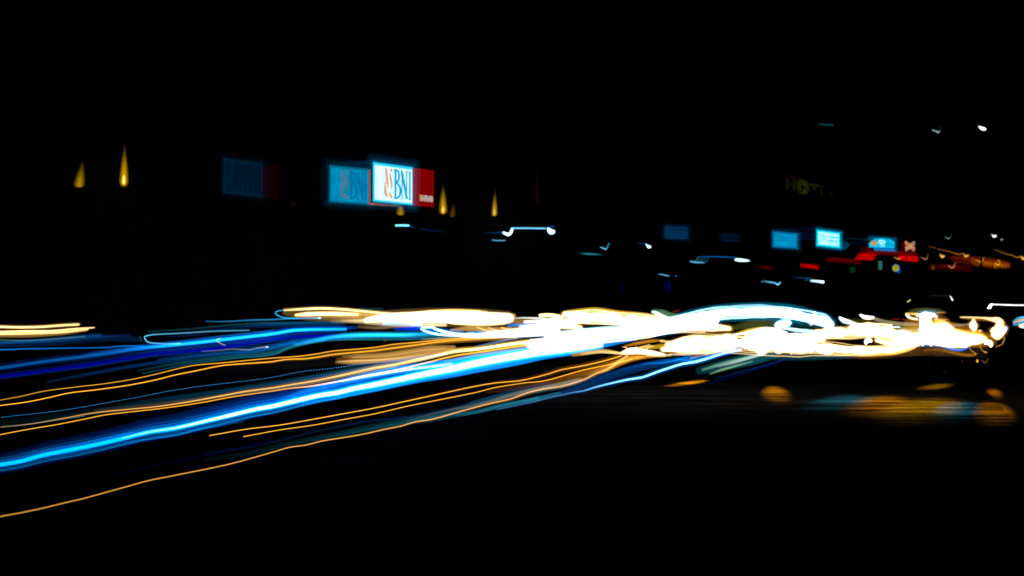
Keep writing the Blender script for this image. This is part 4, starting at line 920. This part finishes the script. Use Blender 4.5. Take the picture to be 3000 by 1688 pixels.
T('pale green and teal block of streaks under the white mass', ('F', [(1470, 755), (1600, 715), (1750, 675), (1900, 640), (2080, 595)]),
  [('core', [4, 5, 6, 6, 4], [.25, .5, .55, .5, .25], GREEN), ('strand', [3, 4, 4, 3], [.2, .5, .45, .2], (0.35, 0.7, 0.3), ('F', [(1545, 790), (1650, 755), (1800, 712), (1950, 672)])), ('strand', [3, 5, 5, 3], [.1, .45, .6, .4], (0.6, 0.62, 0.75), ('F', [(1620, 725), (1780, 680), (1930, 635), (2080, 600)])), ('halo', [12, 16, 17, 15, 8], [.08, .17, .2, .22, .15], TEAL, ('F', [(1430, 765), (1600, 725), (1800, 675), (2000, 625), (2200, 590)])),
   ('strand', 3, [.04, .12, .15], NB, ('F', [(1590, 840), (1800, 780), (2050, 715), (2250, 650)])), ('strand', [5, 6, 5], [.05, .2, .15], TEAL, ('F', [(1700, 745), (1950, 690), (2200, 625)]))], depth=(15.5, 18))
T('deep blue thread along the underside of the pale green block', ('F', [(1495, 892), (1650, 850), (1800, 812), (1985, 745), (2150, 700), (2360, 618)]), [('core', 1.6, [.02, .05, .07, .10, .07, .05], DB)], depth=(14, 17))

SM = 'faint smears of shaken sign light'
trail('dark blue smear bridging the tops of the ghost and bright BNI signs', ('K', [(330, 232), (500, 225), (650, 222), (770, 222)]), [('smear', [4, 6, 7, 7], [.01, .02, .03, .04], (0.0, 0.3, 0.9)), ('smear', [6, 9, 9], [.006, .012, .015], (0.0, 0.2, 0.9), ('K', [(420, 250), (600, 240), (760, 240)]))], 30.5, SM, 'light_smear', 'light smear')
trail('rust and teal smear along the underside of the bright BNI sign', ('K', [(745, 700), (850, 712), (950, 718), (1060, 724)]), [('smear', [3, 4, 4, 3], [.25, .22, .12, .08], (1.0, 0.32, 0.15)), ('smear', [3, 5, 4], [.06, .16, .1], TEAL, ('K', [(960, 712), (1030, 718), (1090, 712)]))], 30.5, SM, 'light_smear', 'light smear')
trail('four thin blue smear lines between the pale blue lightbox and its ghost', ('N', [(420, 205), (500, 206), (610, 208)]), [('smear', 2.4, [.10, .05, .07], NB), ('smear', 2.4, [.10, .05, .07], NB, ('N', [(425, 230), (510, 231), (612, 232)])), ('smear', 2.4, [.10, .05, .07], NB, ('N', [(425, 255), (510, 256), (612, 257)])), ('smear', 3.5, [.03, .03, .05], NB, ('N', [(300, 170), (450, 165), (612, 160)]))], 62, SM, 'light_smear', 'light smear')
trail('blue smear left of the yellow-emblem lightbox', ('N', [(860, 245), (950, 255), (1050, 262), (1120, 262)]), [('smear', 3, [.02, .03, .04, .08], TEAL), ('smear', 3, [.02, .03, .04], NB, ('N', [(940, 295), (1020, 298), (1110, 296)]))], 70, SM, 'light_smear', 'light smear')
trail('dull red smear spread over the amber canopy', ('O', [(860, 905), (1200, 935), (1650, 970), (2000, 1010), (2230, 1050)]), [('smear', [3, 7, 8, 7, 4], [.03, .07, .08, .07, .04], (1.0, 0.10, 0.0)), ('smear', [5, 8, 8, 5], [.02, .08, .14, .06], (1.0, 0.2, 0.0), ('O', [(1350, 1030), (1650, 1040), (1950, 1070), (2200, 1090)])), ('smear', [3, 6, 6, 4], [.04, .05, .05, .02], (1.0, 0.05, 0.0), ('O', [(370, 1150), (650, 1130), (950, 1150), (1250, 1160)]))], 72, SM, 'light_smear', 'light smear')
trail('faint red smear around the flaps of the red fascia', ('Q', [(1000, 800), (1250, 780), (1600, 745), (2000, 760), (2320, 800)]), [('smear', [5, 8, 5, 7, 6], [.05, .10, .04, .08, .08], (1.0, 0.0, 0.0)), ('smear', [4, 6, 4], [.03, .06, .03], (1.0, 0.02, 0.0), ('Q', [(280, 900), (650, 910), (1050, 950)]))], 68, SM, 'light_smear', 'light smear')

# ------------------------------------------------------------------ the white mass of oncoming lamps
CW = (1.0, 0.84, 0.62)
CWB = (0.85, 0.94, 1.0)
GW = 'blown-out lamps of the white mass'
def nearer(d): return tuple(x * 0.74 for x in d) if isinstance(d, (list, tuple)) else d * 0.74
def tame(L):
    """lamps only as bright as the picture needs to burn out"""
    f = lambda x: x if x <= 1.5 else 1.5 + (x - 1.5) * 0.30
    return [f(x) for x in L] if isinstance(L, (list, tuple)) else f(L)
_wn = [0]
def W_(label, spec, layers, depth):
    """a trail of the mass: ragged burnt-out core, coloured fringe and loose threads along its edges"""
    out = []
    for ly in layers:
        pn, hh, L, c = ly[:4]; sp = ly[4] if len(ly) > 4 else None
        _wn[0] += 1; sd = _wn[0]
        mx = max(hh) if isinstance(hh, (list, tuple)) else hh
        lo = min(L) if isinstance(L, (list, tuple)) else L
        if lo >= 3 and mx >= 8 and pn in ('core', 'strand', 'foot'):
            warm = c[0] > c[2]
            fc = (1.0, 0.46, 0.03) if warm else (0.0, 0.36, 0.85)
            H = hh if isinstance(hh, (list, tuple)) else [hh, hh]
            out.append((pn, [x * .88 for x in H], tame(L), c, sp, dict(rag=0.32 if warm else 0.12, seed=sd)))
            out.append(('fringe', [x * .95 + 3.2 for x in H], .6, fc, sp, dict(rag=0.20, seed=sd)))
            out.append(('fringe', [x * 1.15 + 8 for x in H], .07, fc, sp))
            r = random.Random(sd)
            for q in range(7):
                k = r.choice((-1, 1)) * r.uniform(.75, 1.3)
                out.append(('thread', r.uniform(1.2, 2.2), r.uniform(.8, 1.6), (1.0, .68, .28) if warm else (.4, .8, 1.0), sp, dict(dy=[x * k for x in H], wob=r.uniform(.8, 1.8), seed=sd * 9 + q)))
        else:
            out.append((pn, hh, tame(L), c) + tuple(ly[4:]))
    return trail(label, spec, out, nearer(depth), GW)
W_('warm white glare swelling at the centre top', ('F', [(165, 232), (300, 240), (480, 245), (650, 262), (850, 275), (1050, 300), (1250, 330), (1500, 345), (1735, 366)]),
   [('core', [5, 11, 15, 14, 13, 13, 14, 12, 4], 7, CW), ('halo', [10, 20, 24, 22, 18, 14], [.25, .4, .4, .35, .25, .15], AM), ('fringe', [4, 7, 8, 8, 6], [.4, .7, .8, .7, .4], (1.0, .5, .05), ('F', [(170, 205), (320, 192), (480, 185), (700, 220), (950, 240), (1090, 268)])), ('strand', [7, 9, 9, 9], 6, CW, ('F', [(140, 300), (350, 285), (650, 297), (900, 328)]))], (24, 25))
W_('white glare filling the centre left of the mass', ('F', [(-250, 375), (0, 345), (150, 335), (330, 355)]), [('core', [8, 9, 9, 4], 5, CW), ('fringe', 3, [.6, .9, .4], (0.02, 0.4, 0.8), ('F', [(-150, 330), (0, 324), (95, 322)])), ('strand', [5, 6, 6], [1.5, 3, 4], CWB, ('F', [(-200, 300), (0, 290), (120, 270)]))], 24)
W_('blue white core of glare where the cyan band enters the mass', ('F', [(-150, 520), (50, 500), (250, 475), (500, 445), (750, 425), (950, 400), (1120, 370), (1300, 350), (1500, 345)]),
   [('core', [12, 13, 13, 12, 12, 12, 13, 10, 5], [8, 9, 9, 9, 9, 9, 9, 7, 5], CWB), ('streak', 2.4, [1.2, 1.8, 1.6, 1.2], CWB, None, dict(dy=-16.0, wob=1.2, seed=3)), ('streak', 2.0, [1.0, 1.6, 1.6, 1.2], (1.0, .7, .35), None, dict(dy=15.5, wob=1.4, seed=4)), ('fringe', [6, 8, 8, 7, 6, 5], [.8, 1.4, 1.4, 1.2, .9, .4], AZ, ('F', [(-150, 610), (50, 598), (180, 585), (520, 528), (700, 490), (850, 465)])), ('strand', [8, 9, 9, 8], 7, CWB, ('F', [(0, 425), (200, 415), (450, 390), (700, 378), (1000, 372)]))], (22, 24))
W_('white arch curving over the right of the mass', ('F', [(1080, 325), (1200, 298), (1330, 268), (1480, 240), (1650, 218), (1850, 207), (2080, 203), (2280, 218), (2440, 245)], 'G', [(200, 275), (330, 305), (430, 330), (490, 370)]),
   [('core', [9, 12, 13, 14, 14, 14, 14, 14, 13, 13, 14, 15, 12], 8, (0.96, 0.99, 1.0)), ('halo', [14, 22, 27, 29, 29, 29, 27, 24, 20], [.15, .22, .28, .30, .32, .32, .3, .25, .15], (0.0, 0.42, 0.75)), ('halo', [12, 16, 18, 18, 18, 16, 14], [.15, .25, .3, .35, .35, .3, .2], (0.0, 0.42, 0.85)), ('strand', [6, 9, 10, 8], 6, CWB, ('F', [(1000, 330), (1250, 305), (1500, 282), (1620, 285)]))], (23, 25))
W_('pale green edged white slash above the arch', ('F', [(1008, 205), (1050, 222), (1090, 245), (1140, 268), (1200, 290)]), [('core', [4, 6, 6.5, 7, 8], [2, 2.6, 2.2, 2.6, 4], (0.85, 0.95, 1.0)), ('halo', [6, 10, 11, 12], [.2, .35, .3, .2], GREEN, ('F', [(1020, 195), (1100, 215), (1180, 245), (1290, 262)])), ('fringe', 3, [.7, .9, .5], (0.02, 0.45, 0.7), ('F', [(995, 205), (1050, 240), (1160, 280)]))], 25)
W_('long white belt along the bottom of the mass', ('F', [(1130, 520), (1250, 505), (1400, 485), (1600, 492), (1800, 505), (2000, 512), (2200, 512), (2400, 530)], 'G', [(300, 610), (550, 640), (800, 655), (1000, 648), (1200, 635), (1330, 612), (1420, 590)]),
   [('core', [5, 12, 17, 20, 23, 26, 26, 24, 20, 15, 11, 9, 8, 6, 3], 8, CW), ('fringe', [3, 4, 5, 6, 6, 5, 4], [.3, .5, .6, .9, 1.2, 1.0, .5], (1.0, .5, .06), ('G', [(500, 695), (700, 700), (880, 705), (1050, 692), (1180, 680), (1300, 655), (1400, 620)])), ('halo', [8, 12, 16, 15, 14, 12, 8], [.05, .08, .12, .14, .14, .12, .05], TEAL, ('F', [(1900, 600), (2050, 605), (2250, 615), (2450, 620)], 'G', [(400, 705), (700, 700), (900, 690)])), ('halo', [8, 12, 14, 14, 10], [.05, .07, .07, .06, .03], AM, ('G', [(500, 690), (900, 705), (1300, 670), (1700, 660), (2050, 690)]))], (21, 22.5))
W_('white hump of glare under the arch', ('F', [(1730, 432), (1850, 412), (1950, 398), (2060, 385), (2180, 395), (2265, 410)]), [('core', [2, 4, 8, 12, 13, 6], [2, 4, 6, 7, 7, 6], CW), ('fringe', [3, 4, 4, 4], [.4, .8, .8, .5], (1.0, .55, .04), ('F', [(1790, 410), (1900, 378), (2050, 357), (2190, 376)])), ('strand', [12, 16, 16, 12], 7, CW, ('F', [(1900, 440), (2050, 440), (2200, 450), (2300, 470)])), ('halo', [8, 14, 16, 14], [.12, .2, .2, .15], (0.25, 0.3, 0.06), ('F', [(1750, 360), (1900, 330), (2050, 320), (2250, 330)]))], 22)
W_('gold starburst with white rays at the lower middle', ('F', [(720, 590), (800, 575), (900, 580), (1000, 592), (1120, 610)]),
   [('core', [5, 11, 9, 8, 4], [3, 7, 5, 4, 2], CW), ('strand', [6, 7, 6, 3], [.4, .7, .8, .9], GO, ('F', [(250, 610), (400, 590), (550, 575), (650, 590), (740, 605)])), ('strand', 4, [.3, .6, .8], WG, ('F', [(330, 605), (480, 585), (620, 590), (760, 600)])), ('strand', [3, 5, 5, 3], [.4, .6, .6, .4], AM, ('F', [(740, 530), (850, 505), (1000, 480), (1100, 475)])), ('strand', [3, 6, 8, 4], [.5, .6, .5, .3], (1.0, .55, .02), ('F', [(900, 545), (1000, 540), (1080, 530), (1140, 520)])), ('strand', 1.8, [1.2, 1.2], WG, ('F', [(940, 555), (975, 535), (1015, 528)])), ('strand', 4, [.8, 1.2, .8], GO, ('F', [(800, 560), (880, 545), (980, 520)])),
    ('strand', 2.2, [1.5, 1.2, .4], WG, ('R', [(600, 500), (540, 440), (470, 430)])), ('strand', 2.2, [1.5, 1.2, .5], WG, ('R', [(680, 500), (720, 440), (745, 425)])), ('strand', 4, [1.5, 1.2, .6], GO, ('F', [(950, 615), (1080, 620), (1180, 612)])), ('strand', 4, [1.0, .9, .5], WG, ('F', [(1080, 480), (1200, 490), (1310, 475)])), ('strand', 3, [.6, .7, .5], GO, ('F', [(1180, 495), (1240, 500), (1290, 490)])), ('halo', [6, 8, 6], [.3, .5, .3], AM, ('F', [(750, 625), (900, 630), (1050, 615)]))], (20, 21))
W_('pale tan tongue under the belt, right of the starburst', ('F', [(1150, 610), (1300, 600), (1450, 590), (1600, 585), (1720, 560)]), [('core', [3, 6, 6, 5, 3], [.6, 1.2, 1.5, 1.2, .5], (0.85, 0.6, 0.4)), ('strand', [5, 9, 10, 8], 5, CW, ('F', [(1100, 560), (1280, 555), (1450, 550), (1600, 540)])), ('fringe', 3, [.4, .8, .8], (1.0, .62, .35), ('F', [(1500, 610), (1620, 575), (1750, 555)]))], 20)
W_('upper white belt of the mass toward the right', ('G', [(330, 470), (500, 465), (700, 460), (900, 450), (1100, 465), (1300, 500), (1500, 510), (1700, 520), (1900, 535), (2050, 535), (2140, 525)]),
   [('core', [12, 14, 14, 14, 13, 13, 14, 16, 16, 13, 8], 8, CW), ('strand', [8, 12, 14, 11, 7], 7, CW, ('G', [(1480, 440), (1650, 430), (1800, 470), (1980, 505), (2100, 510)])), ('strand', [6, 8, 9, 8], 6, CW, ('G', [(1400, 545), (1600, 550), (1800, 580), (1960, 580)])), ('halo', [10, 22, 30, 32, 28, 16], [.1, .2, .32, .36, .36, .25], AM, ('G', [(1300, 440), (1500, 430), (1750, 440), (1950, 500), (2100, 530), (2230, 545)])), ('fringe', [4, 6, 6, 5], [.5, .8, .9, .6], (1.0, .5, .03), ('G', [(1800, 420), (1950, 452), (2100, 470), (2180, 520)])), ('strand', [10, 13, 12], 6, CW, ('G', [(700, 425), (900, 415), (1150, 425)]))], (22, 23))
W_('bridge of white between the two belts', ('G', [(980, 540), (1150, 570), (1300, 560), (1450, 560)]), [('core', [4, 10, 12, 8], 6, CW), ('strand', [3, 7, 8], 6, CW, ('G', [(0, 500), (200, 510), (420, 525)]))], 22)
W_('white slash with a green tail at the right of the arch', ('G', [(592, 298), (630, 325), (680, 342), (740, 358), (850, 385), (1000, 402)]), [('core', [4, 7, 7, 5, 4, 4], [3, 5, 5, 2, 1.2, .8], (0.95, 0.97, 0.9)), ('fringe', 4, [.9, .8, .4], (0.02, 0.4, 0.8), ('G', [(583, 300), (620, 345), (680, 368)])), ('halo', [8, 14, 16, 14], [.06, .09, .09, .05], (0.45, 0.55, 0.02), ('G', [(720, 330), (900, 365), (1150, 385), (1400, 400)]))], 24)
W_('white slash with a long grey gold tail, highest at right', ('G', [(815, 270), (845, 287), (890, 297), (945, 297)]), [('core', [4, 6, 6.5, 5], [3, 5, 5, 4], (1.0, 0.95, 0.85)), ('tail', [5, 6, 6, 5], [.5, .3, .35, .4], GREY, ('G', [(945, 300), (1050, 335), (1200, 360), (1420, 372)])), ('fringe', 3.4, [.8, .4], (1.0, .5, .05), ('G', [(850, 305), (930, 310)]))], 25)
W_('small white bulb with a cyan stroke inside the arch', ('F', [(2170, 330), (2210, 322), (2260, 312), (2300, 308)]), [('core', [6, 9, 9, 7], 6, (0.9, 0.97, 1.0)), ('strand', [4, 6, 6, 5], [4, 4, 3.5, 4], ICE, ('F', [(2200, 350), (2330, 372), (2460, 388), (2576, 398)], 'G', [(200, 437), (370, 455)])), ('fringe', 3, [.6, .9, .7], AZ, ('F', [(2290, 385), (2450, 405), (2576, 410)], 'G', [(200, 460), (350, 475)])), ('strand', [8, 9, 6], [.10, .16, .1], (0.0, 0.2, 0.22), ('F', [(2300, 320), (2420, 330), (2540, 340)]))], 23)
for lab, fr, x, y, rx, ry, L, c, D in (
        ('tiny warm dot on top of the arch', 'G', 320, 250, 5, 5.5, 3.5, (1.0, .85, .6), 25),
        ('small gold flicker inside the right end of the arch', 'G', 280, 370, 5, 4.5, 1.2, (1.0, .7, .4), 24),
        ('tiny orange dot below the right end of the belts', 'I', 1872, 1070, 3.4, 5.6, 1.1, OR, 20),
        ('tiny dark red dot beside the orange dot', 'I', 1643, 1080, 2.4, 2.6, .10, (1.0, .12, .08), 20),
        ('small gold flare on top of the right belt', 'I', 1910, 615, 6, 3, 1.5, (1.0, .6, .15), 22),
        ('dull red square speck under the cyan bar', 'E', 1102, 385, 7, 4, .06, (1.0, .1, .02), 20)):
    o = blob('light_spot', fr, x, y, rx, ry, tame(L), c, nearer(D)); tag(o, lab, 'light spot', 'single lamp spots')
for lab, fr, pts_, D in (('pair of thin red tail-lamp dashes over the right glare', 'I', ((580, 440, 690, 436), (738, 440, 800, 456)), 27),
                      ('faint pair of red dashes left of the arch', 'F', ((940, 226, 985, 232), (1200, 200, 1255, 195)), 27),
                      ('single faint red dash above the arch', 'F', ((1330, 230, 1368, 228),), 27)):
    trail(lab, (fr, [pts_[0][:2], pts_[0][2:]]), [('core', 2.2, .16, (1.0, .05, .02), (fr, [((a0 + a1) / 2 - abs(a1 - a0) / 2, b0), ((a0 + a1) / 2, (b0 + b1) / 2), (max(a0, a1), b1)])) for a0, b0, a1, b1 in pts_] + ([('core', 1.4, .03, (1, .1, .02))] if len(pts_) == 1 else []), nearer(D), 'red tail-lamp dashes')
# upright flare and lamps at the right end
fl = empty('light_flare', at(2710, 950, 15.6)); tag(fl, 'upright white flare with a broad flat head at the right', 'light flare', GW)
blob('head', 'I', 1100, 385, 30, 8, 2.4, (1.0, .95, .85), 15.6, fl)
blob('head', 'I', 1130, 365, 22, 6, 2, (.8, .95, 1.0), 15.6, fl)
blob('column', 'I', 1090, 480, 19, 32, 2.4, CW, 15.6, fl)
blob('column', 'I', 1110, 600, 24, 26, 2.4, CW, 15.6, fl)
beam('side_arm', ('I', [(800, 358), (870, 360), (960, 362)]), 4, [1.2, 1.0, 1.6], (1.0, .55, .1), 15.6, fl)
beam('side_arm', ('I', [(800, 372), (830, 400), (870, 425), (960, 440)]), [3, 4.5, 4, 4], [2.5, 3, 1.5, 2], (1.0, .8, .5), 15.6, fl)
beam('side_arm', ('I', [(1230, 445), (1330, 452), (1430, 448)]), [4, 4, 2], [1.5, .8, .3], GO, 15.6, fl)
beam('side_arm', ('I', [(1270, 342), (1330, 340), (1390, 342)]), 2.5, [.5, .5, .2], OR, 15.6, fl)
beam('side_arm', ('I', [(1200, 490), (1330, 485), (1450, 500)]), [6, 7, 4], [.8, .5, .2], (1.0, .5, .03), 15.6, fl)
blob('spot', 'I', 1255, 405, 4, 5, 1.6, (1.0, .9, .7), 15.6, fl)
blob('glow', 'I', 1100, 330, 52, 13, .14, (.55, .62, .2), 15.6, fl)
blob('glow', 'I', 1120, 345, 30, 9, .5, (.1, .5, .9), 15.6, fl)
blob('glow', 'I', 1120, 560, 70, 45, .3, AM, 15.6, fl)
W_('white dome of glare right of the upright flare', ('I', [(1180, 560), (1280, 555), (1380, 560), (1470, 590)]), [('core', [6, 12, 13, 8], 7, CW), ('fringe', [4, 5, 5, 4], [.6, .9, .9, .5], (1.0, .5, .04), ('I', [(1200, 520), (1300, 503), (1400, 515), (1490, 570)])), ('tail', [4, 5, 4], [.3, .25, .3], GREY, ('I', [(1440, 520), (1600, 530), (1750, 520)]))], 21)
W_('small white flag-shaped lamp at the right', ('I', [(1815, 470), (1810, 510), (1815, 550), (1822, 580)]), [('core', [5, 10, 10, 7], [4, 6, 6, 5], (1.0, .97, .9)), ('halo', [9, 15, 15, 11], [.2, .35, .35, .25], AM)], 21)
W_('gold-edged hooked lamp with a heart-shaped white foot, far right', ('I', [(1620, 410), (1750, 412), (1950, 420), (2090, 440), (2180, 455), (2215, 500), (2195, 560), (2180, 610)]),
   [('core', [2.6, 3, 3.4, 6, 10, 12, 12, 12], [1.0, 1.1, 1.2, 3, 6, 6, 6, 6], (1.0, .68, .32)), ('foot', [6, 14, 16, 11, 4], 7, CW, ('I', [(2090, 620), (2140, 640), (2190, 640), (2250, 620), (2300, 575)])), ('foot', [7, 10, 8], 6, CW, ('I', [(2120, 680), (2160, 665), (2210, 640)])), ('halo', [6, 16, 20, 18], [.1, .25, .35, .25], AM, ('I', [(2080, 455), (2210, 490), (2215, 590), (2150, 650)])), ('halo', [3, 5, 5, 5], [.2, .3, .3, .4], AM, ('I', [(1640, 420), (1800, 430), (2000, 445), (2100, 460)])), ('fringe', 4, [.5, .9, .5], AZ, ('I', [(2318, 560), (2315, 590), (2300, 620)])), ('tail', 2.0, [.3, .5, .5, .35, .3], LO, ('I', [(2250, 690), (2282, 730), (2255, 800), (2215, 835), (2150, 852)]))], 20)
W_('striped cyan and orange lamp cut by the right edge', ('I', [(2420, 500), (2450, 475), (2500, 450), (2600, 430)]),
   [('strand', 3.5, [.5, .9, 1.2, 1.5], (0.05, 0.5, 0.9), ('I', [(2420, 480), (2470, 435), (2530, 415), (2620, 410)])), ('strand', 4, [.5, .9, 1.0], (1.0, .6, .25), ('I', [(2425, 495), (2480, 470), (2540, 450), (2620, 440)])), ('strand', 4, [.4, .9, 1.0], (0.05, 0.5, 0.9), ('I', [(2425, 525), (2480, 515), (2530, 480), (2620, 470)])), ('bulb', [6, 8, 8], [3, 5, 5], CW, ('I', [(2525, 540), (2560, 540), (2620, 530)]))], 20)
W_('blue wavy thread under the right belt', ('G', [(1440, 600), (1560, 595), (1680, 603), (1780, 632), (1870, 648), (1930, 635), (1990, 605)]), [('core', [4, 5, 4.5, 4, 4.5, 4], [.3, .6, .8, 1.2, 1.3, 1.2, .7], (0.0, 0.16, 0.8)), ('halo', [6, 7, 7, 6], [.35, .4, .35, .2], (0.3, 0.4, 0.15), ('G', [(1440, 590), (1600, 583), (1750, 605), (1880, 632)]))], 20)
W_('frayed orange threads under the right belt', ('G', [(1500, 650), (1650, 640), (1780, 668), (1900, 695), (2000, 702), (2060, 690)]), [('strand', [4, 5, 5, 3], [.1, .22, .3, .3], AM), ('strand', 1.6, [.3, .5, .5, .4], OR, ('G', [(1985, 610), (2005, 650), (2050, 680), (2055, 698)])), ('strand', 1.6, [.3, .5, .5, .5], OR, ('G', [(2110, 575), (2108, 620), (2130, 655), (2168, 672)])), ('strand', 2.6, [.4, .5], LO, ('G', [(2150, 668), (2172, 672)])), ('strand', 1.6, [.15, .2, .1], LO, ('G', [(2120, 755), (2150, 785), (2175, 770), (2185, 735)]))], 20)
W_('dim green haze between the slashes and the belts', ('G', [(1150, 350), (1250, 395), (1350, 420), (1440, 430)]), [('halo', [5, 9, 10, 8], [.06, .12, .2, .3], (0.6, 0.55, 0.1)), ('strand', 4, [.3, .5, .4], GREY, ('G', [(1250, 410), (1350, 435), (1440, 435)])), ('strand', 3, [.3, 1.2, 2], (0.7, .9, 1.0), ('G', [(1080, 390), (1160, 398), (1230, 400)]))], 22)

# ------------------------------------------------------------------ added cars at rest behind the glare, carrying spots aimed at road patches
def car(label, x, D, yaw, paint, lamp, beams):
    p = at(x, 900, D)
    r = empty('car', (p.x, p.y, 0.006), yaw); tag(r, label, 'car', 'added cars behind the glare')
    # front is local -y; sections along y: (y, half width, z low, z belt, z top, half width of roof)
    sec = [(-2.10, .62, .32, .60, .62, .58), (-2.0, .78, .24, .70, .74, .70), (-1.2, .86, .22, .86, .92, .78), (-.75, .88, .22, .92, .96, .80),
           (-.05, .88, .22, .95, 1.40, .62), (.5, .88, .22, .96, 1.47, .64), (1.2, .87, .22, .97, 1.42, .62), (1.85, .84, .26, .98, 1.04, .70), (2.1, .74, .34, .92, .96, .62)]
    v = []; f = []
    for y, w, z0, zb, zt, wr in sec:
        ring = [(-w * .9, z0), (w * .9, z0), (w, z0 + .18), (w, zb - .08), (w * .97, zb), (wr, zt), (-wr, zt), (-w * .97, zb), (-w, zb - .08), (-w, z0 + .18)]
        v += [(a, y, b) for a, b in ring]
    m = 10
    for i in range(len(sec) - 1):
        for k in range(m): f.append((i * m + k, i * m + (k + 1) % m, (i + 1) * m + (k + 1) % m, (i + 1) * m + k))
    f += [tuple(range(m)), tuple((len(sec) - 1) * m + k for k in range(m - 1, -1, -1))]
    MB().add(v, f).build('body', paint, r)
    def quad(nm, pts, off):
        a, b, c = Vector(pts[0]), Vector(pts[1]), Vector(pts[2]); n = (b - a).cross(c - a).normalized() * off
        q = [Vector(p_) + n for p_ in pts] + [Vector(p_) + n * 2.5 for p_ in pts]
        k = len(pts)
        MB().add(q, [tuple(range(k - 1, -1, -1)), tuple(range(k, 2 * k))] + [(i, (i + 1) % k, (i + 1) % k + k, i + k) for i in range(k)]).build(nm, GLASSD, r)
    quad('windscreen', [(-.74, -.70, 1.0), (.74, -.70, 1.0), (.60, -.10, 1.37), (-.60, -.10, 1.37)], .006)
    quad('rear_window', [(.66, 1.80, 1.07), (-.66, 1.80, 1.07), (-.60, 1.25, 1.39), (.60, 1.25, 1.39)], .006)
    for s in (-1, 1):
        pts = [(s * .86, -.45, 1.0), (s * .66, .0, 1.36), (s * .67, 1.1, 1.38), (s * .85, 1.5, 1.0)]
        quad('side_window', pts if s < 0 else pts[::-1], .012)
        for y in (-1.3, 1.3):
            t = MB().lathe([(.20, -.10), (.29, -.11), (.315, -.07), (.315, .07), (.29, .11), (.20, .10)], 20, (s * .79, y, .312), 'x').build('wheel', RUBBER, r, True)
            MB().lathe([(.03, -.095), (.19, -.085), (.19, .085), (.03, .095)], 16, (s * .80, y, .312), 'x').build('rim', METAL, t)
        h = MB().lathe([(.04, -.03), (.09, -.02), (.10, .03), (.06, .08)], 14, (s * .60, -2.06, .64), 'y').build('headlamp', lit(lamp, 4.0), r)
        MB().box(s * .88, s * 1.02, -.55, -.38, .96, 1.08).build('side_mirror', paint, r)
    MB().box(-.42, .42, -2.125, -2.105, .40, .52).build('number_plate', WHITEP, r)
    MB().box(-.5, .5, -2.118, -2.06, .545, .60).build('grille', METAL, r)
    r_w = r.matrix_basis
    for (tx, ty, tz), c, e, ang, sx, sy in beams:
        L = bpy.data.lights.new('added_patch_spot', 'SPOT'); L.energy = e; L.color = c  # added spot that lays a coloured light patch on the road
        L.spot_size = math.radians(ang); L.spot_blend = 1.0; L.shadow_soft_size = 0.05
        o = bpy.data.objects.new('added_patch_spot', L); link(o, r)
        src = Matrix.Rotation(yaw, 3, 'Z') @ Vector((0.60, -2.25, .64)) + Vector(r.location)
        d = Vector((tx, ty, tz)) - src
        q = d.to_track_quat('-Z', 'Y').to_matrix()
        o.matrix_local = Matrix.Translation(Matrix.Rotation(-yaw, 3, 'Z') @ (src - Vector(r.location))) @ ((Matrix.Rotation(-yaw, 3, 'Z') @ q).to_4x4()) @ Matrix.Diagonal((sx, sy, 1, 1))
    return r
def tgt(fr, x, y, z=0.006):
    x0, y0, s = FR[fr]; return tuple(on_z(x0 + x / s, y0 + y / s, z))
AMB = (1.0, 0.34, 0.0); TEA = (0.03, 0.5, 0.7); YEL = (1.0, 0.46, 0.0)
car('added dark car behind the white belt, nearest the pale green block', 2215, 26.6, math.radians(-22), PAINTD, (1.0, .85, .6),
    [(tgt('H', 285, 285), AMB, 1300000, 2.0, 2.6, 1.2), (tgt('H', 870, 350), AMB, 825000, 2.4, 2.0, 1.2)])
car('added dark car behind the upright flare', 2640, 26.4, math.radians(-26), PAINTD, (1.0, .9, .75),
    [(tgt('H', 1330, 410), TEA, 650000, 2.2, 3.0, .6), (tgt('H', 1600, 425), AMB, 1400000, 2.5, 2.6, .6), (tgt('H', 1650, 188), AMB, 450000, 1.0, 2.4, .5), (tgt('H', 2030, 212), YEL, 225000, 1.0, 2.4, .5)])
car('added dark car behind the heart-shaped lamp at the far right', 2830, 25.6, math.radians(-28), PAINTD, (1.0, .85, .6),
    [(tgt('H', 1900, 450), YEL, 1400000, 3.0, 2.6, .55), (tgt('H', 2120, 465), TEA, 1050000, 2.0, 2.4, .6), (tgt('H', 2360, 475), AMB, 1400000, 1.9, 2.0, .7), (tgt('H', 1980, 310), YEL, 275000, 3, 2.0, .8), (tgt('H', 2370, 350), AMB, 275000, 2.2, 1.2, 1.0)])
